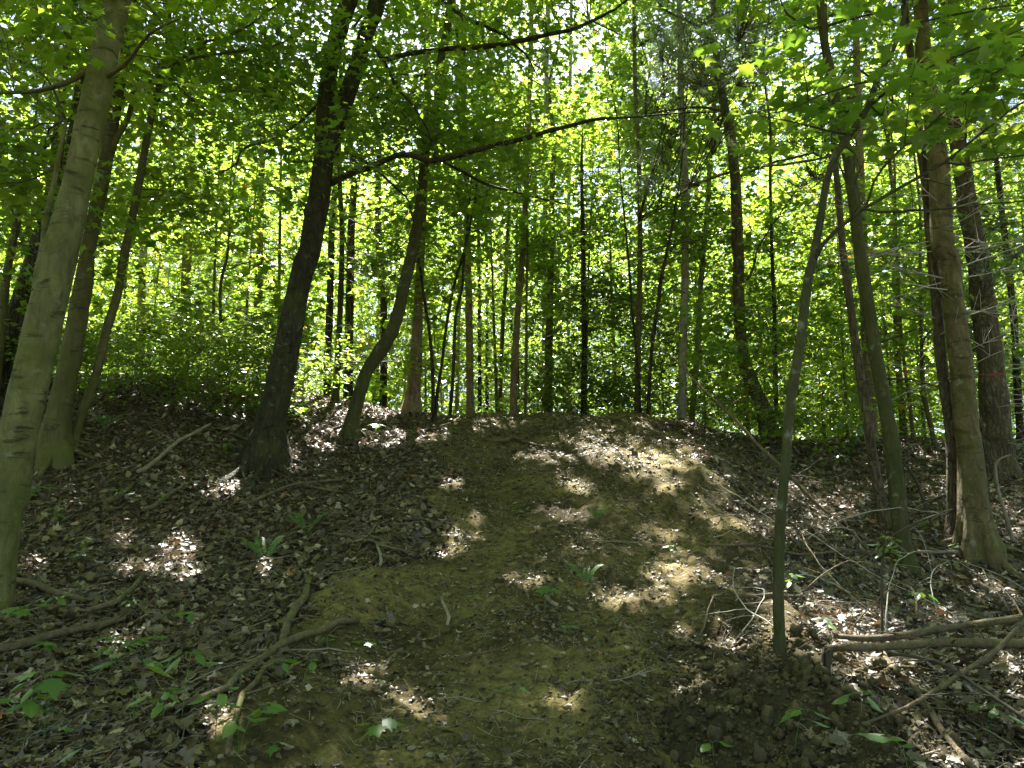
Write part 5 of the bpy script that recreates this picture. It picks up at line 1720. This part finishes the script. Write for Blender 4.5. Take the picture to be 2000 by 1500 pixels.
    seedling(lab, px, py, h, n, s_, kd, "seedling", tp)


def fern(label, px, py, fr, L):
    p = hit(px, py)
    b = np.array([p[0], p[1], float(H(p[0], p[1]))])
    t = thing("fern", label, "fern", b, "ferns on the slope")
    for i, a in enumerate(fr):
        l = L * R.uniform(.8, 1.15)
        k = np.linspace(0, 1, 12)
        dv = np.array([math.cos(a), math.sin(a) * .6, 0])
        S = b + np.outer(k, dv) * l * .75 + np.outer(np.sin(k * 1.9) * .55, [0, 0, 1]) * l
        mb = MB().add(*tube(S, .002 * np.linspace(1, .3, 12), 4, 0, cap=False))
        m = 20
        f = np.linspace(.16, .98, m)
        o = np.stack([np.interp(f, k, S[:, c]) for c in range(3)], 1)
        tg = norm(np.stack([np.interp(f, k, np.gradient(S[:, c])) for c in range(3)], 1))
        sd = norm(np.cross(tg, np.array([0, 0, 1.])))
        for sg in (1, -1):
            d = norm(sd * sg + tg * .35 + np.array([0, 0, -.12]))
            V, tr = leaf_verts(OVATE, o, d, np.cross(d, tg) * sg * -1, l * .12 * np.sin(np.clip(f * 1.05, 0, 1) * PI) ** .7 + .006)
            V = V.reshape(m, -1, 3)
            mid = o[:, None] + d[:, None] * np.sum((V - o[:, None]) * d[:, None], -1, keepdims=True)
            V = mid + (V - mid) * .42
            mb.add(V.reshape(-1, 3), None, tr, np.repeat(R.uniform(.1, .6, m), len(OVATE[0])))
        link("frond", mb.mesh("frond", b, False), HERB_MAT, t)


fern("fern with upright narrow fronds on the bank, two fronds catching sun", 515, 1098, [2.4, 2.0, 1.1, .6, 2.9], .36)
fern("larger shaded fern on the bank just above the sun-catching one", 598, 1045, [.4, .9, 2.2, 2.7, 3.4, -.3], .42)
fern("little fern on the path with one arching sunlit frond", 1143, 1160, [.7, 1.4, 2.2], .26)
fern("small shaded fern at the foot of the sapling behind the beech cluster", 205, 838, [.2, .9, 1.7, 2.4, 3.0], .34)
fern("small fern growing on the upper path's shaded side", 1165, 1030, [.5, 1.2, 2.0, 2.7], .24)

# low green plants along the top of the bank and past the crest: too many to count
n = 30000
yy = 8.8 + 8 * R.random(n)
xx = R.uniform(-1, 1, n) * (.74 * yy + 1)
dn_ = np.where(xx < -1.0, sstep(2.4, 3.4, -xx) * sstep(8.4, 10.2, yy + .5 * fbm(xx, yy, 0, 19, 2)), np.where(xx < 2.6, sstep(13.2, 14.2, yy), .35 * sstep(9.5, 12, yy)))
dn_ = dn_ * np.clip(.55 + vnoise(xx * 1.2, yy * 1.2, 0, 29), 0, 1)
k = R.random(n) < dn_
xx, yy = xx[k], yy[k]
n = len(xx)
P = np.stack([xx, yy, T(xx, yy) + .03 + np.where(xx < -1, .85, .5) * R.random(n) ** 1.7], 1)
d = norm(np.stack([R.normal(0, 1, n), R.normal(0, 1, n), R.normal(-.1, .2, n)], 1))
V, tr_ = leaf_verts(OVATE, P, d, norm(np.array([0, 0, 1.]) + R.normal(0, .35, P.shape)), R.uniform(.05, .11, n))
link("ground_cover", MB().add(V, None, tr_, np.repeat(R.random(n), len(OVATE[0]))).mesh("ground_cover", smooth=False), HERB_MAT, kind="stuff")


# ------------------------------------------------------------------ marking ribbons
def ribbon(label, px, py, w, h, Y, mat):
    c = at(px, py, Y)
    s_ = scale_at(px, py, Y)
    k = np.linspace(0, 1, 12)
    th = .0015
    top = np.stack([c[0] + (k - .5) * w * s_, c[1] + .012 * np.sin(k * 5), c[2] + .1 * w * s_ * (k - .5) + .35 * h * s_ * np.sin(k * 4)], 1)
    off = np.array([0, 0, h * s_])
    V = np.concatenate([top, top - off * (.5 + .6 * k)[:, None], top + np.array([0, th, 0]), top - off * (.5 + .6 * k)[:, None] + np.array([0, th, 0])])
    n = 12
    i = np.arange(n - 1)
    q = np.concatenate([np.stack([i, i + 1, n + i + 1, n + i], 1), np.stack([2 * n + i, 3 * n + i, 3 * n + i + 1, 2 * n + i + 1], 1),
                        np.stack([i, 2 * n + i, 2 * n + i + 1, i + 1], 1), np.stack([n + i, n + i + 1, 3 * n + i + 1, 3 * n + i], 1)])
    o = link("marking_ribbon", MB().add(V, q).mesh("marking_ribbon", c), mat, None, c)
    return tag(o, label, "ribbon")


RED = plain("red_plastic", (.32, .03, .03), .35)
ORG = plain("orange_plastic", (.7, .16, .02), .4)
ribbon("strip of red marking ribbon stretched in front of the thick reddish pine", 1948, 730, 24, 5, 9.9, RED)
P = np.array([at(1905, 731, 9.92), at(1922, 732, 9.95), at(1938, 731, 9.9)])
o = tag(link("red_cord", MB().add(*tube(catmull(P, .02), .003, 5, 0)).mesh("red_cord", P[1]), RED, None, P[1]), "thin red cord leading to the red marking ribbon", "cord")
ribbon("small orange marking ribbon hanging on a thin pole in the understory", 1768, 724, 6, 16, 12.3, ORG)


# ------------------------------------------------------------------ labels that tell the copied trees apart by the trunks they stand beside
MARKS = {"A": "pale scarred beech", "C": "slender leaning sapling of the beech cluster", "LS5": "grey stub-like trunk over the bank", "LS4": "thick dim trunk beyond the bank", "LS1": "thin straight sapling past the bank",
         "F": "dark forked maple", "LS2": "mossy green pole", "G": "curved mossy maple", "H": "stout brown-footed crest trunk", "I": "straight pinkish crest trunk", "J": "tilting brown crest trunk",
         "M": "dark evergreen thicket", "N": "tall tan pole on the crest", "P": "pale grey birch", "R": "bent brown pine", "S": "green-barked sapling", "T": "slim mossy dark trunk", "V": "biggest tan trunk", "W": "thick reddish pine"}
mk_px = {}
for k in MARKS:
    P = TREES[k].trunk
    x, y, dep = proj(P)
    i = int(np.nanargmin(np.abs(y - 700)))
    mk_px[k] = x[i]
seen = {}
for o in list(COL.objects):
    if o.parent is None and o.get("group", "").endswith(("deep in the wood", "in the understory", "bank top and crest")):
        p = np.array([[o.location.x, o.location.y, o.location.z + 1.2]])
        x, y, dep = proj(p)
        if dep[0] < 3 or not (-20 < x[0] < 2020):
            continue
        k = min(MARKS, key=lambda q: abs(mk_px[q] - x[0]))
        side = "left" if x[0] < mk_px[k] else "right"
        seen.setdefault((o["label"].split(" deep")[0].split(" in the under")[0].split(" on the bank")[0], k, side), []).append((abs(x[0] - mk_px[k]), o))
ORD = ["first", "second", "third", "fourth", "fifth", "sixth", "seventh", "eighth", "ninth", "tenth"]
for (kind, k, side), lst in seen.items():
    lst.sort(key=lambda a: a[0])
    for i, (_, o) in enumerate(lst[:10]):
        o["label"] = f"{ORD[i]} {kind} seen {side} of the {MARKS[k]}"
